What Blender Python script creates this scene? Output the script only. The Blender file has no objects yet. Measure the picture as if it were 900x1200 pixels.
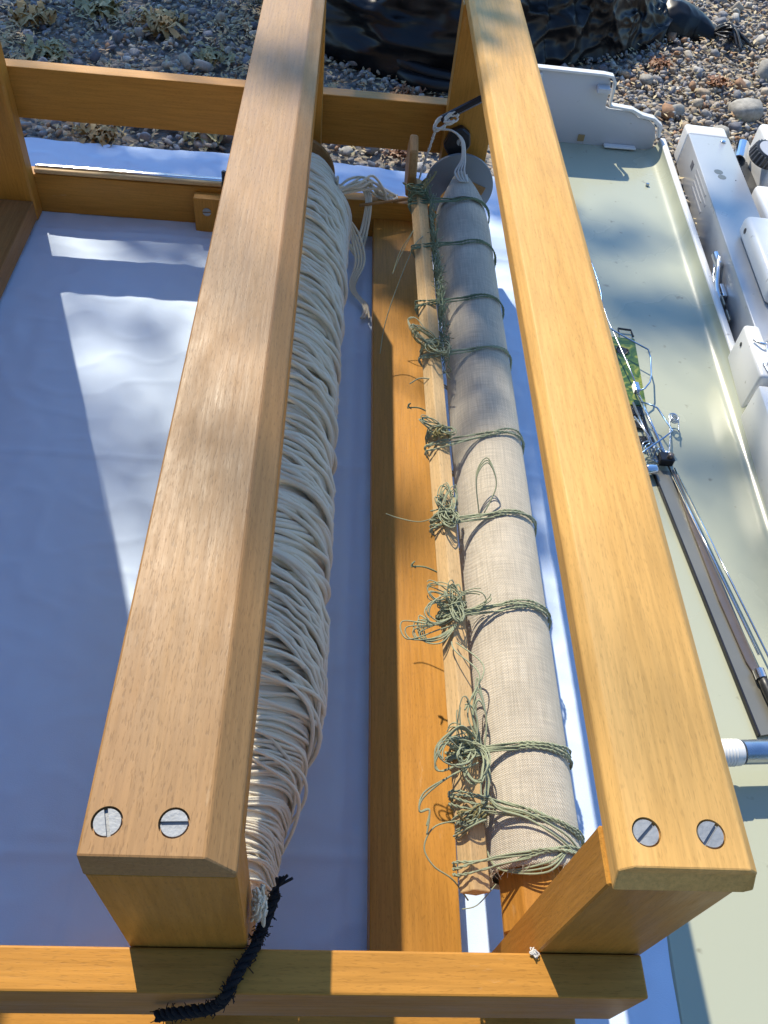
import bpy, bmesh, math, random
import numpy as np
from mathutils import Vector, Matrix, noise
random.seed(7); RNG = np.random.default_rng(7)
C = bpy.context.scene.collection
SC = bpy.context.scene
PI = math.pi

# ------------------------------------------------------------------ camera, world, sun, exposure
cam_d = bpy.data.cameras.new('camera'); cam = bpy.data.objects.new('camera', cam_d); C.objects.link(cam)
R = Matrix(((.9959, -.0534, -.0729), (-.0045, .7765, -.6301), (.0903, .6278, .7731)))
cam.matrix_world = Matrix.Translation((0, 0, .745)) @ R.to_4x4()
cam_d.sensor_fit = 'VERTICAL'; cam_d.sensor_height = 24; cam_d.lens = 24 * 985 / 1200
cam_d.clip_start = .01; cam_d.clip_end = 500
SC.camera = cam
SUN = Vector((-.34, .92, 1.0)).normalized()          # towards the sun
el = math.asin(SUN.z); az = math.atan2(SUN.x, SUN.y)
w = bpy.data.worlds.new('World'); SC.world = w; w.use_nodes = True
nt = w.node_tree; bg = nt.nodes['Background']
sky = nt.nodes.new('ShaderNodeTexSky'); sky.sky_type = 'NISHITA'; sky.sun_disc = False
sky.sun_elevation = el; sky.sun_rotation = az; sky.air_density = 1.5; sky.dust_density = 0; sky.ozone_density = 10
nt.links.new(sky.outputs[0], bg.inputs[0]); bg.inputs[1].default_value = .15
sl = bpy.data.lights.new('sun', 'SUN'); sl.energy = 4.4; sl.angle = math.radians(.53); sl.color = (1, .915, .74)
so = bpy.data.objects.new('sun', sl); C.objects.link(so)
so.rotation_euler = SUN.to_track_quat('Z', 'Y').to_euler()
SC.view_settings.view_transform = 'Standard'; SC.view_settings.look = 'None'
SC.view_settings.exposure = .53; SC.view_settings.gamma = 1

# ------------------------------------------------------------------ materials
def mat(name):
    m = bpy.data.materials.new(name); m.use_nodes = True
    return m, m.node_tree.nodes, m.node_tree.links, m.node_tree.nodes['Principled BSDF']
def N(ns, t, **k):
    n = ns.new(t)
    for a, v in k.items():
        if a in n.inputs: n.inputs[a].default_value = v
        else: setattr(n, a, v)
    return n
def ramp(ns, *st):
    r = ns.new('ShaderNodeValToRGB'); e = r.color_ramp.elements
    while len(e) < len(st): e.new(.5)
    for i, (p, c) in enumerate(st):
        e[i].position = p; e[i].color = (*c, 1) if len(c) == 3 else c
    return r
def coords(ns, ln, scale, rnd=True):
    tc = ns.new('ShaderNodeTexCoord'); mp = ns.new('ShaderNodeMapping'); mp.inputs['Scale'].default_value = scale
    if rnd:
        oi = ns.new('ShaderNodeObjectInfo'); ad = N(ns, 'ShaderNodeVectorMath', operation='ADD')
        ml = N(ns, 'ShaderNodeMath', operation='MULTIPLY'); ml.inputs[1].default_value = 7.3
        ln.new(oi.outputs['Random'], ml.inputs[0]); ln.new(tc.outputs['Object'], ad.inputs[0]); ln.new(ml.outputs[0], ad.inputs[1])
        ln.new(ad.outputs[0], mp.inputs[0])
    else: ln.new(tc.outputs['Object'], mp.inputs[0])
    return mp
def wood(axis, name='wood', light=(.50, .235, .045), dark=(.43, .19, .032), rough=.36, fleck=.17):
    m, ns, ln, b = mat(f'{name}_{"xyz"[axis]}')
    def sc(al, ac): s = [ac] * 3; s[axis] = al; return s
    big = N(ns, 'ShaderNodeTexNoise', Scale=1.0, Detail=5.0, Roughness=.6); ln.new(coords(ns, ln, sc(1.6, 28)).outputs[0], big.inputs[0])
    fine = N(ns, 'ShaderNodeTexNoise', Scale=1.0, Detail=3.0); ln.new(coords(ns, ln, sc(22, 420)).outputs[0], fine.inputs[0])
    fl = N(ns, 'ShaderNodeTexNoise', Scale=1.0, Detail=1.0); ln.new(coords(ns, ln, sc(190, 1300)).outputs[0], fl.inputs[0])
    r1 = ramp(ns, (.3, dark), (.68, light)); ln.new(big.outputs['Fac'], r1.inputs[0])
    r2 = ramp(ns, (.35, (.89,) * 3), (.65, (1.07,) * 3)); ln.new(fine.outputs['Fac'], r2.inputs[0])
    r3 = ramp(ns, (.30, (1 - fleck,) * 3), (.42, (1, 1, 1))); ln.new(fl.outputs['Fac'], r3.inputs[0])
    mx = N(ns, 'ShaderNodeMix', data_type='RGBA', blend_type='MULTIPLY'); mx.inputs[0].default_value = 1
    mx2 = N(ns, 'ShaderNodeMix', data_type='RGBA', blend_type='MULTIPLY'); mx2.inputs[0].default_value = 1
    ln.new(r1.outputs[0], mx.inputs[6]); ln.new(r2.outputs[0], mx.inputs[7]); ln.new(mx.outputs[2], mx2.inputs[6]); ln.new(r3.outputs[0], mx2.inputs[7])
    # dents and rubbed spots in the varnish
    wn = N(ns, 'ShaderNodeTexNoise', Scale=1.0, Detail=6.0, Roughness=.7); ln.new(coords(ns, ln, sc(14, 60)).outputs[0], wn.inputs[0])
    r4 = ramp(ns, (.66, (0, 0, 0)), (.76, (.35,) * 3)); ln.new(wn.outputs['Fac'], r4.inputs[0])
    mx3 = N(ns, 'ShaderNodeMix', data_type='RGBA'); ln.new(r4.outputs[0], mx3.inputs[0]); ln.new(mx2.outputs[2], mx3.inputs[6]); mx3.inputs[7].default_value = (.62, .47, .30, 1)
    ln.new(mx3.outputs[2], b.inputs['Base Color'])
    r5 = ramp(ns, (.3, (rough - .06,) * 3), (.8, (rough + .2,) * 3)); ln.new(wn.outputs['Fac'], r5.inputs[0]); ln.new(r5.outputs[0], b.inputs['Roughness'])
    bp = N(ns, 'ShaderNodeBump', Strength=.25, Distance=.0006)
    ad = N(ns, 'ShaderNodeMath', operation='ADD'); ln.new(fine.outputs['Fac'], ad.inputs[0]); ln.new(r3.outputs[0], ad.inputs[1])
    ln.new(ad.outputs[0], bp.inputs['Height']); ln.new(bp.outputs[0], b.inputs['Normal'])
    b.inputs['Coat Roughness'].default_value = .28; b.inputs['Specular IOR Level'].default_value = .16
    return m
W = [wood(a) for a in range(3)]
WG = wood(1, 'worn_wood', (.37, .205, .078), (.30, .15, .05), .42, .24)
WG.node_tree.nodes['Principled BSDF'].inputs['Specular IOR Level'].default_value = .36       # greyer, rubbed varnish
def cotton():
    m, ns, ln, b = mat('white_cotton')
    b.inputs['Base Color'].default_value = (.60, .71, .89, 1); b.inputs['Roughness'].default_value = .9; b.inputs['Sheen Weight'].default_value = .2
    mp = coords(ns, ln, (1, 1.5, 1), False)
    n1 = N(ns, 'ShaderNodeTexNoise', Scale=14.0, Detail=7.0, Roughness=.7, Distortion=.3); n1.noise_type = 'RIDGED_MULTIFRACTAL'; ln.new(mp.outputs[0], n1.inputs[0])
    n2 = N(ns, 'ShaderNodeTexNoise', Scale=900.0, Detail=2.0); ln.new(mp.outputs[0], n2.inputs[0])
    b1 = N(ns, 'ShaderNodeBump', Strength=.16, Distance=.0045); ln.new(n1.outputs['Fac'], b1.inputs['Height'])
    b2 = N(ns, 'ShaderNodeBump', Strength=.25, Distance=.0006); ln.new(n2.outputs['Fac'], b2.inputs['Height']); ln.new(b1.outputs[0], b2.inputs['Normal'])
    ln.new(b2.outputs[0], b.inputs['Normal']); return m
CLOTH = cotton()
WR = wood(1, 'overlit_wood', (.72, .425, .145), (.64, .35, .10), .42, .14)  # lighter copy of the loom wood, sun overexposure put into its colour
WL = [wood(a, 'pale_wood', (.66, .46, .24), (.55, .35, .16), .5, .25) for a in range(3)]
WD = wood(1, 'dark_wood', (.40, .22, .085), (.28, .14, .05), .45)
def plain(name, col, rough=.5, metal=0, noise_s=0, amp=.1, bump=0, bs=200, coat=0, sheen=0, sss=0, dirt=0):
    m, ns, ln, b = mat(name)
    b.inputs['Base Color'].default_value = (*col, 1); b.inputs['Roughness'].default_value = rough; b.inputs['Metallic'].default_value = metal
    b.inputs['Coat Weight'].default_value = coat; b.inputs['Sheen Weight'].default_value = sheen
    if noise_s:
        n = N(ns, 'ShaderNodeTexNoise', Scale=noise_s, Detail=5.0); ln.new(coords(ns, ln, (1, 1, 1)).outputs[0], n.inputs[0])
        r = ramp(ns, (.15, [c * (1 - amp) for c in col]), (.85, [min(1, c * (1 + amp)) for c in col])); ln.new(n.outputs['Fac'], r.inputs[0])
        out = r.outputs[0]
        if dirt:
            n3 = N(ns, 'ShaderNodeTexNoise', Scale=noise_s * 22, Detail=2.0); ln.new(coords(ns, ln, (1, 1, 1)).outputs[0], n3.inputs[0])
            r3 = ramp(ns, (.70, (0, 0, 0)), (.80, (dirt,) * 3)); ln.new(n3.outputs['Fac'], r3.inputs[0])
            mx = N(ns, 'ShaderNodeMix', data_type='RGBA'); ln.new(r3.outputs[0], mx.inputs[0]); ln.new(out, mx.inputs[6]); mx.inputs[7].default_value = (.10, .08, .05, 1)
            out = mx.outputs[2]
        ln.new(out, b.inputs['Base Color'])
        r2 = ramp(ns, (.0, (max(0, rough - .09),) * 3), (1, (min(1, rough + .09),) * 3)); ln.new(n.outputs['Fac'], r2.inputs[0]); ln.new(r2.outputs[0], b.inputs['Roughness'])
    if bump:
        n2 = N(ns, 'ShaderNodeTexNoise', Scale=bs, Detail=4.0); ln.new(coords(ns, ln, (1, 1, 1)).outputs[0], n2.inputs[0])
        bp = N(ns, 'ShaderNodeBump', Strength=bump, Distance=.001); ln.new(n2.outputs['Fac'], bp.inputs['Height']); ln.new(bp.outputs[0], b.inputs['Normal'])
    return m
YARN = plain('cream_wool', (.88, .77, .57), .95, noise_s=12, amp=.08, bump=.9, bs=1800, sheen=.6)
CORDW = plain('white_cord', (.66, .64, .60), .9, noise_s=30, amp=.1, bump=.5, bs=1500)
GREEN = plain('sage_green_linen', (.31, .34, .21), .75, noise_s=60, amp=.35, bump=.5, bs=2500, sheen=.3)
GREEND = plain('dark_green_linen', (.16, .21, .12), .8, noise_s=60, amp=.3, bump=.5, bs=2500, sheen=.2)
OCHRE = plain('ochre_green_linen', (.26, .22, .085), .8, noise_s=60, amp=.3, bump=.5, bs=2500)
NAVY = plain('navy_wool', (.007, .007, .010), .95, noise_s=60, amp=.4)
CHROME = plain('chrome', (.72, .73, .75), .12, 1, noise_s=40, amp=.05)
STEEL = plain('steel_wire', (.46, .50, .56), .28, 1, noise_s=60, amp=.12)
BLUEWIRE = plain('blue_steel_wire', (.20, .32, .50), .3, 1, noise_s=60, amp=.12)
ZINC = plain('zinc_screw', (.30, .31, .32), .6, .15, noise_s=300, amp=.2, bump=.3, bs=600)
HOLE = plain('dark_recess', (.05, .03, .02), .9)
GREYDISC = plain('grey_painted_disc', (.20, .225, .25), .5, noise_s=20, amp=.06, bump=.15, bs=300)
PLW = plain('white_plastic', (.74, .74, .73), .32, noise_s=4, amp=.03, dirt=.5)
PLG = plain('greenish_cream_plastic', (.41, .425, .32), .27, noise_s=3, amp=.04, coat=.15, dirt=.5)
PLF = plain('pale_grey_plastic', (.56, .57, .60), .4, noise_s=5, amp=.03, dirt=.4)
BOXM = plain('silver_grey_painted_metal', (.42, .43, .45), .30, .25, noise_s=6, amp=.04, dirt=.4)
GREYM = plain('grey_taupe_metal', (.27, .255, .21), .33, .55, noise_s=15, amp=.06)
TAUPE = plain('brownish_grey_steel', (.20, .165, .15), .33, .6, noise_s=30, amp=.1)
BLK = plain('black_plastic', (.022, .022, .024), .38, noise_s=30, amp=.2, bump=.1)
BLKM = plain('blackened_steel', (.045, .045, .05), .35, .7, noise_s=30, amp=.2, bump=.2)
PRINT = plain('grey_print', (.10, .10, .12), .6)
def tarp_mat():
    m, ns, ln, b = mat('black_plastic_tarp')
    n = N(ns, 'ShaderNodeTexNoise', Scale=9.0, Detail=8.0, Roughness=.65, Distortion=.6); ln.new(coords(ns, ln, (1, 1, 1), False).outputs[0], n.inputs[0])
    r = ramp(ns, (.4, (.004, .004, .005)), (.66, (.008, .008, .009)), (.82, (.045, .042, .036))); ln.new(n.outputs['Fac'], r.inputs[0]); ln.new(r.outputs[0], b.inputs['Base Color'])
    b.inputs['Specular IOR Level'].default_value = .38; r2 = ramp(ns, (.4, (.30,) * 3), (.75, (.55,) * 3)); ln.new(n.outputs['Fac'], r2.inputs[0]); ln.new(r2.outputs[0], b.inputs['Roughness'])
    n2 = N(ns, 'ShaderNodeTexNoise', Scale=7.0, Detail=5.0, Roughness=.5, Distortion=.6, noise_type='RIDGED_MULTIFRACTAL'); ln.new(coords(ns, ln, (1, .55, 1), False).outputs[0], n2.inputs[0])
    bp = N(ns, 'ShaderNodeBump', Strength=.8, Distance=.012); ln.new(n2.outputs['Fac'], bp.inputs['Height']); ln.new(bp.outputs[0], b.inputs['Normal'])
    return m
TARP = tarp_mat()
def stone_mat(name, *cols):
    m, ns, ln, b = mat(name)
    g = ns.new('ShaderNodeNewGeometry'); k = len(cols)
    r = ramp(ns, *[(i / k, c) for i, c in enumerate(cols)]); r.color_ramp.interpolation = 'CONSTANT'
    ln.new(g.outputs['Random Per Island'], r.inputs[0])
    n = N(ns, 'ShaderNodeTexNoise', Scale=90.0, Detail=7.0, Roughness=.7); ln.new(coords(ns, ln, (1, 1, 1), False).outputs[0], n.inputs[0])
    r2 = ramp(ns, (.3, (.62,) * 3), (.7, (1.28,) * 3)); ln.new(n.outputs['Fac'], r2.inputs[0])
    mx = N(ns, 'ShaderNodeMix', data_type='RGBA', blend_type='MULTIPLY'); mx.inputs[0].default_value = 1
    ln.new(r.outputs[0], mx.inputs[6]); ln.new(r2.outputs[0], mx.inputs[7]); ln.new(mx.outputs[2], b.inputs['Base Color'])
    b.inputs['Roughness'].default_value = .8
    bp = N(ns, 'ShaderNodeBump', Strength=.6, Distance=.002); ln.new(n.outputs['Fac'], bp.inputs['Height']); ln.new(bp.outputs[0], b.inputs['Normal'])
    return m
STONE = stone_mat('beach_stone', (.34, .31, .28), (.20, .20, .21), (.42, .38, .31), (.48, .43, .36), (.27, .26, .26), (.38, .29, .20), (.13, .13, .15),
                  (.45, .38, .29), (.30, .28, .28), (.52, .49, .44), (.36, .32, .28), (.36, .20, .11), (.24, .24, .26))
BIGST = stone_mat('grey_rock', (.14, .125, .12), (.30, .27, .24), (.12, .12, .13), (.34, .32, .28))
def leaf_mat(name, a, b_, c):
    m, ns, ln, b = mat(name)
    g = ns.new('ShaderNodeNewGeometry'); r = ramp(ns, (0, a), (.5, b_), (1, c)); ln.new(g.outputs['Random Per Island'], r.inputs[0])
    ln.new(r.outputs[0], b.inputs['Base Color']); b.inputs['Roughness'].default_value = .6
    return m
WEED = leaf_mat('dried_seaweed', (.50, .30, .10), (.38, .24, .09), (.56, .42, .19))
WEEDG = leaf_mat('greenish_dry_seaweed', (.32, .28, .13), (.40, .33, .15), (.24, .22, .11))
WEEDR = leaf_mat('rust_seaweed', (.30, .13, .05), (.22, .09, .04), (.36, .20, .10))
LEAF = leaf_mat('tree_leaf', (.05, .09, .025), (.07, .12, .03), (.04, .075, .02))
BARK = plain('bark', (.12, .09, .07), .9, noise_s=9, amp=.35, bump=.8, bs=40)
def ground_mat():
    m, ns, ln, b = mat('fine_gravel')
    v = N(ns, 'ShaderNodeTexVoronoi', Scale=85.0); ln.new(coords(ns, ln, (1, 1, 1), False).outputs[0], v.inputs['Vector'])
    sp = ns.new('ShaderNodeSeparateColor'); ln.new(v.outputs['Color'], sp.inputs[0])
    r = ramp(ns, (0, (.12, .12, .12)), (.35, (.22, .20, .18)), (.6, (.32, .28, .24)), (.8, (.20, .15, .11)), (1, (.42, .38, .33))); ln.new(sp.outputs[0], r.inputs[0])
    ln.new(r.outputs[0], b.inputs['Base Color']); b.inputs['Roughness'].default_value = .9
    bp = N(ns, 'ShaderNodeBump', Strength=.9, Distance=.008, invert=True); ln.new(v.outputs['Distance'], bp.inputs['Height']); ln.new(bp.outputs[0], b.inputs['Normal'])
    return m
GROUND = ground_mat()
def linen_mat():
    m, ns, ln, b = mat('natural_linen')
    tc = ns.new('ShaderNodeTexCoord')
    def wave(rot, scale, dist=1.2):
        mp = ns.new('ShaderNodeMapping'); mp.inputs['Rotation'].default_value = (0, 0, rot); ln.new(tc.outputs['UV'], mp.inputs[0])
        wv = N(ns, 'ShaderNodeTexWave', Scale=scale, Distortion=dist, Detail=2.0); wv.inputs['Detail Scale'].default_value = 2; ln.new(mp.outputs[0], wv.inputs[0]); return wv
    a = wave(.95, 260, .6); c = wave(-.62, 260, .6); 
    mn = N(ns, 'ShaderNodeMath', operation='MULTIPLY'); ln.new(a.outputs['Fac'], mn.inputs[0]); ln.new(c.outputs['Fac'], mn.inputs[1])
    mp = ns.new('ShaderNodeMapping'); mp.inputs['Scale'].default_value = (900, 30, 1); ln.new(tc.outputs['UV'], mp.inputs[0])
    n1 = N(ns, 'ShaderNodeTexNoise', Scale=1.0, Detail=3.0); ln.new(mp.outputs[0], n1.inputs[0])
    mp2 = ns.new('ShaderNodeMapping'); mp2.inputs['Scale'].default_value = (40, 900, 1); ln.new(tc.outputs['UV'], mp2.inputs[0])
    n2 = N(ns, 'ShaderNodeTexNoise', Scale=1.0, Detail=3.0); ln.new(mp2.outputs[0], n2.inputs[0])
    n3 = N(ns, 'ShaderNodeTexNoise', Scale=13.0, Detail=5.0); ln.new(tc.outputs['UV'], n3.inputs[0])
    r = ramp(ns, (0, (.44, .38, .295)), (.55, (.70, .62, .50))); ln.new(mn.outputs[0], r.inputs[0])
    cur = r.outputs[0]
    for nn, lo, hi in ((n1, .84, 1.12), (n2, .84, 1.12), (n3, .88, 1.10)):
        rr = ramp(ns, (.32, (lo,) * 3), (.68, (hi,) * 3)); ln.new(nn.outputs['Fac'], rr.inputs[0])
        mx = N(ns, 'ShaderNodeMix', data_type='RGBA', blend_type='MULTIPLY'); mx.inputs[0].default_value = 1
        ln.new(cur, mx.inputs[6]); ln.new(rr.outputs[0], mx.inputs[7]); cur = mx.outputs[2]
    ln.new(cur, b.inputs['Base Color']); b.inputs['Roughness'].default_value = .95; b.inputs['Sheen Weight'].default_value = .25
    bp = N(ns, 'ShaderNodeBump', Strength=.6, Distance=.0006); ln.new(mn.outputs[0], bp.inputs['Height'])
    bp2 = N(ns, 'ShaderNodeBump', Strength=.3, Distance=.004); ln.new(n3.outputs['Fac'], bp2.inputs['Height']); ln.new(bp.outputs[0], bp2.inputs['Normal'])
    ln.new(bp2.outputs[0], b.inputs['Normal'])
    return m
LINEN = linen_mat()
def card_mat():
    m, ns, ln, b = mat('green_patterned_card')
    n = N(ns, 'ShaderNodeTexNoise', Scale=45.0, Detail=3.0, Distortion=2.0); ln.new(coords(ns, ln, (1, 1, 1), False).outputs[0], n.inputs[0])
    r = ramp(ns, (.35, (.02, .06, .015)), (.5, (.07, .13, .02)), (.62, (.25, .27, .04)), (.75, (.04, .09, .02))); ln.new(n.outputs['Fac'], r.inputs[0]); ln.new(r.outputs[0], b.inputs['Base Color'])
    b.inputs['Roughness'].default_value = .25
    return m
CARD = card_mat()

# ------------------------------------------------------------------ object helpers
def tag(o, label=None, cat=None, group=None, kind=None):
    if label: o['label'] = label
    if cat: o['category'] = cat
    if group: o['group'] = group
    if kind: o['kind'] = kind
    return o
def thing(name, label, cat, loc, group=None):
    o = bpy.data.objects.new(name, None); C.objects.link(o); o.location = loc; o.empty_display_size = .05
    return tag(o, label, cat, group)
def abs_loc(p):
    v = Vector((0, 0, 0))
    while p is not None: v = v + p.location; p = p.parent
    return v
def put(name, me, m, parent=None, smooth=False):
    """me: mesh in world coordinates; its origin is moved to its own centre."""
    n = len(me.vertices); co = np.empty(n * 3, 'f'); me.vertices.foreach_get('co', co); co = co.reshape(-1, 3)
    c = (co.min(0) + co.max(0)) / 2
    if parent is None: c[2] = co[:, 2].min()
    me.vertices.foreach_set('co', (co - c).ravel())
    me.materials.clear()
    for mm in (m if isinstance(m, (list, tuple)) else [m]): me.materials.append(mm)
    if smooth: me.polygons.foreach_set('use_smooth', [True] * len(me.polygons))
    me.update()
    o = bpy.data.objects.new(name, me); C.objects.link(o)
    o.location = Vector([float(v) for v in c]) - (abs_loc(parent) if parent else Vector((0, 0, 0)))
    if parent: o.parent = parent
    return o
def frombm(bm):
    me = bpy.data.meshes.new('m'); bm.to_mesh(me); bm.free(); return me
def box_me(x0, x1, y0, y1, z0, z1, bev=.0012, seg=1, M=None):
    bm = bmesh.new(); bmesh.ops.create_cube(bm, size=1)
    for v in bm.verts: v.co = Vector(((x0 + x1) / 2 + v.co.x * (x1 - x0), (y0 + y1) / 2 + v.co.y * (y1 - y0), (z0 + z1) / 2 + v.co.z * (z1 - z0)))
    if bev: bmesh.ops.bevel(bm, geom=bm.edges[:], offset=bev, segments=seg, affect='EDGES', profile=.5)
    if M: bm.transform(M)
    return frombm(bm)
def poly_prism(pts, a0, a1, axis, bev=0, M=None, seg=1):
    """pts in the plane normal to axis (0: y,z  1: x,z  2: x,y), extruded a0..a1"""
    bm = bmesh.new()
    def P(p, a): return {0: (a, p[0], p[1]), 1: (p[0], a, p[1]), 2: (p[0], p[1], a)}[axis]
    A = [bm.verts.new(P(p, a0)) for p in pts]; B = [bm.verts.new(P(p, a1)) for p in pts]; n = len(pts)
    bm.faces.new(A); bm.faces.new(B[::-1])
    for i in range(n): bm.faces.new((A[i], B[i], B[(i + 1) % n], A[(i + 1) % n]))
    bmesh.ops.recalc_face_normals(bm, faces=bm.faces[:])
    if bev: bmesh.ops.bevel(bm, geom=bm.edges[:], offset=bev, segments=seg, affect='EDGES', profile=.5)
    if M: bm.transform(M)
    return frombm(bm)
def tubes_me(paths, sides=6, caps=True):
    """paths: list of (pts Nx3, radius scalar or array)"""
    V = []; F = []; off = 0
    for pts, r in paths:
        P = np.asarray(pts, float); n = len(P); r = np.broadcast_to(np.asarray(r, float), (n,))
        T = np.gradient(P, axis=0); T /= np.linalg.norm(T, axis=1)[:, None] + 1e-12
        u = np.cross(T[0], (0, 0, 1.)); 
        if np.linalg.norm(u) < 1e-3: u = np.cross(T[0], (1., 0, 0))
        U = np.empty_like(P)
        for i in range(n):
            u = u - T[i] * u.dot(T[i]); u /= np.linalg.norm(u) + 1e-12; U[i] = u
        Wv = np.cross(T, U)
        a = np.arange(sides) * 2 * PI / sides
        ring = P[:, None] + r[:, None, None] * (np.cos(a)[None, :, None] * U[:, None] + np.sin(a)[None, :, None] * Wv[:, None])
        V.append(ring.reshape(-1, 3))
        for i in range(n - 1):
            b = off + i * sides
            for k in range(sides): F.append((b + k, b + (k + 1) % sides, b + sides + (k + 1) % sides, b + sides + k))
        if caps:
            F.append(tuple(off + k for k in range(sides))[::-1]); F.append(tuple(off + (n - 1) * sides + k for k in range(sides)))
        off += n * sides
    me = bpy.data.meshes.new('t'); me.from_pydata(np.concatenate(V).tolist(), [], F)
    return me
def spline(pts, n=8, closed=False):
    P = np.asarray(pts, float); k = len(P); out = []
    rng = range(k) if closed else range(k - 1)
    for i in rng:
        if closed: a, b, c, d = P[i - 1], P[i], P[(i + 1) % k], P[(i + 2) % k]
        else: a, b, c, d = P[max(i - 1, 0)], P[i], P[i + 1], P[min(i + 2, k - 1)]
        for t in np.arange(n) / n:
            out.append(.5 * ((2 * b) + (-a + c) * t + (2 * a - 5 * b + 4 * c - d) * t * t + (-a + 3 * b - 3 * c + d) * t ** 3))
    out.append(P[0] if closed else P[-1])
    return np.array(out)
def twisted(path, strands=3, r=.0009, pitch=.012, spread=1.1):
    P = np.asarray(path, float); T = np.gradient(P, axis=0); T /= np.linalg.norm(T, axis=1)[:, None] + 1e-12
    s = np.concatenate([[0], np.cumsum(np.linalg.norm(np.diff(P, axis=0), axis=1))])
    U = np.cross(T, (.31, .22, .93)); U /= np.linalg.norm(U, axis=1)[:, None] + 1e-9; Wv = np.cross(T, U); out = []
    for k in range(strands):
        a = s / pitch * 2 * PI + k * 2 * PI / strands + random.random() * .6
        out.append((P + (np.cos(a)[:, None] * U + np.sin(a)[:, None] * Wv) * r * spread, r))
    return out
def cyl(p0, p1, r0, r1=None, n=24, bev=0):
    p0 = Vector(p0); p1 = Vector(p1); r1 = r0 if r1 is None else r1
    bm = bmesh.new(); bmesh.ops.create_cone(bm, cap_ends=True, segments=n, radius1=r0, radius2=r1, depth=(p1 - p0).length)
    if bev: bmesh.ops.bevel(bm, geom=[e for e in bm.edges if len([f for f in e.link_faces if len(f.verts) > 4]) > 0], offset=bev, segments=2, affect='EDGES', profile=.5)
    bm.transform(Matrix.Translation((p0 + p1) / 2) @ (p1 - p0).to_track_quat('Z', 'Y').to_matrix().to_4x4())
    return frombm(bm)
def smooth_flat(o, ang=35):
    o.data.polygons.foreach_set('use_smooth', [True] * len(o.data.polygons))
    o.data.set_sharp_from_angle(angle=math.radians(ang)); return o

# ------------------------------------------------------------------ ground, gravel
bm = bmesh.new(); bmesh.ops.create_grid(bm, x_segments=2, y_segments=2, size=150)
tag(put('ground', frombm(bm), GROUND), kind='structure').location.z = -.006

def ico(sub):
    bm = bmesh.new(); bmesh.ops.create_icosphere(bm, subdivisions=sub, radius=1)
    v = np.array([x.co[:] for x in bm.verts]); bm.verts.index_update(); f = np.array([[x.index for x in q.verts] for q in bm.faces]); bm.free(); return v, f
ICO = {1: ico(1), 2: ico(2)}
def stones(P, S, sub, jit=.26):
    v, f = ICO[sub]; n = len(P); k = len(v)
    D = 1 + RNG.uniform(-jit, jit, (n, k, 1))
    A = RNG.uniform([.75, .55, .38], [1.25, .95, .7], (n, 3))[:, None]
    q = RNG.normal(size=(n, 4)); q[:, 1:3] *= .35; q /= np.linalg.norm(q, axis=1)[:, None]
    w_, x, y, z = q.T
    M = np.stack([1 - 2 * (y * y + z * z), 2 * (x * y - z * w_), 2 * (x * z + y * w_), 2 * (x * y + z * w_), 1 - 2 * (x * x + z * z), 2 * (y * z - x * w_),
                  2 * (x * z - y * w_), 2 * (y * z + x * w_), 1 - 2 * (x * x + y * y)], 1).reshape(n, 3, 3)
    vv = np.clip(v[None] * D, -.78, .78) * A * S[:, None, None]
    vv = np.einsum('nij,nkj->nki', M, vv) + P[:, None]
    ff = f[None] + (np.arange(n) * k)[:, None, None]
    return vv.reshape(-1, 3), ff.reshape(-1, 3)
def mesh_np(V, F):
    me = bpy.data.meshes.new('n'); nv, nf = len(V), len(F); k = F.shape[1]
    me.vertices.add(nv); me.vertices.foreach_set('co', V.astype('f').ravel()); me.loops.add(nf * k); me.loops.foreach_set('vertex_index', F.astype('i').ravel())
    me.polygons.add(nf); me.polygons.foreach_set('loop_start', np.arange(nf, dtype='i') * k); me.update(calc_edges=True); return me
LX = lambda y: .5255 + .049 * y                     # the lid's right rim
BX = lambda y: .5115 + .0677 * y                    # the machine's left side
def free(x, y, r):
    """where stones can lie: not on the cloth, in the lid, under the machine"""
    ok = ~((x < .345) & (y < 1.352 + .25 * r))
    ok &= ~((x > .26) & (x < LX(y) + .003 + r * .4) & (y < 1.512 + .3 * r))
    ok &= ~((x > BX(y) - r * .4) & (x < BX(y) + .074) & (y < 1.495))
    return ok
def scatter(n, x0, x1, y0, y1):
    return RNG.uniform(x0, x1, n), RNG.uniform(y0, y1, n)
xs, ys = scatter(26000, -1.35, 1.75, .2, 2.5)
a2, b2 = scatter(5000, .5, 1.3, .3, 2.2); a3, b3 = scatter(5000, -2.4, 3, 2.2, 4.6)
xs = np.concatenate([xs, a2, a3]); ys = np.concatenate([ys, b2, b3])
rs = RNG.uniform(.0036, .0085, len(xs)); rs[-5000:] *= 1.9; k = free(xs, ys, rs) & (~((ys < 1.3) & (xs < .5)))
xs, ys, rs = xs[k], ys[k], rs[k]
V1, F1 = stones(np.stack([xs, ys, rs * .3 + RNG.uniform(-.002, .007, len(xs))], 1), rs * 1.12, 1, .36)
xs, ys = scatter(5200, -1.2, 1.6, .2, 2.6); rs = .0062 + .0105 * RNG.random(len(xs)) ** 3.0; k = free(xs, ys, rs) & (~((ys < 1.3) & (xs < .5))); xs, ys, rs = xs[k], ys[k], rs[k]
V2, F2 = stones(np.stack([xs, ys, rs * .45 + .002], 1), rs * 1.1, 2, .24)
tag(put('gravel', mesh_np(np.concatenate([V1, V2]), np.concatenate([F1, F2 + len(V1)])), STONE), 'loose grey and tan beach gravel all round the white cloth', 'gravel', kind='stuff')
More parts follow.
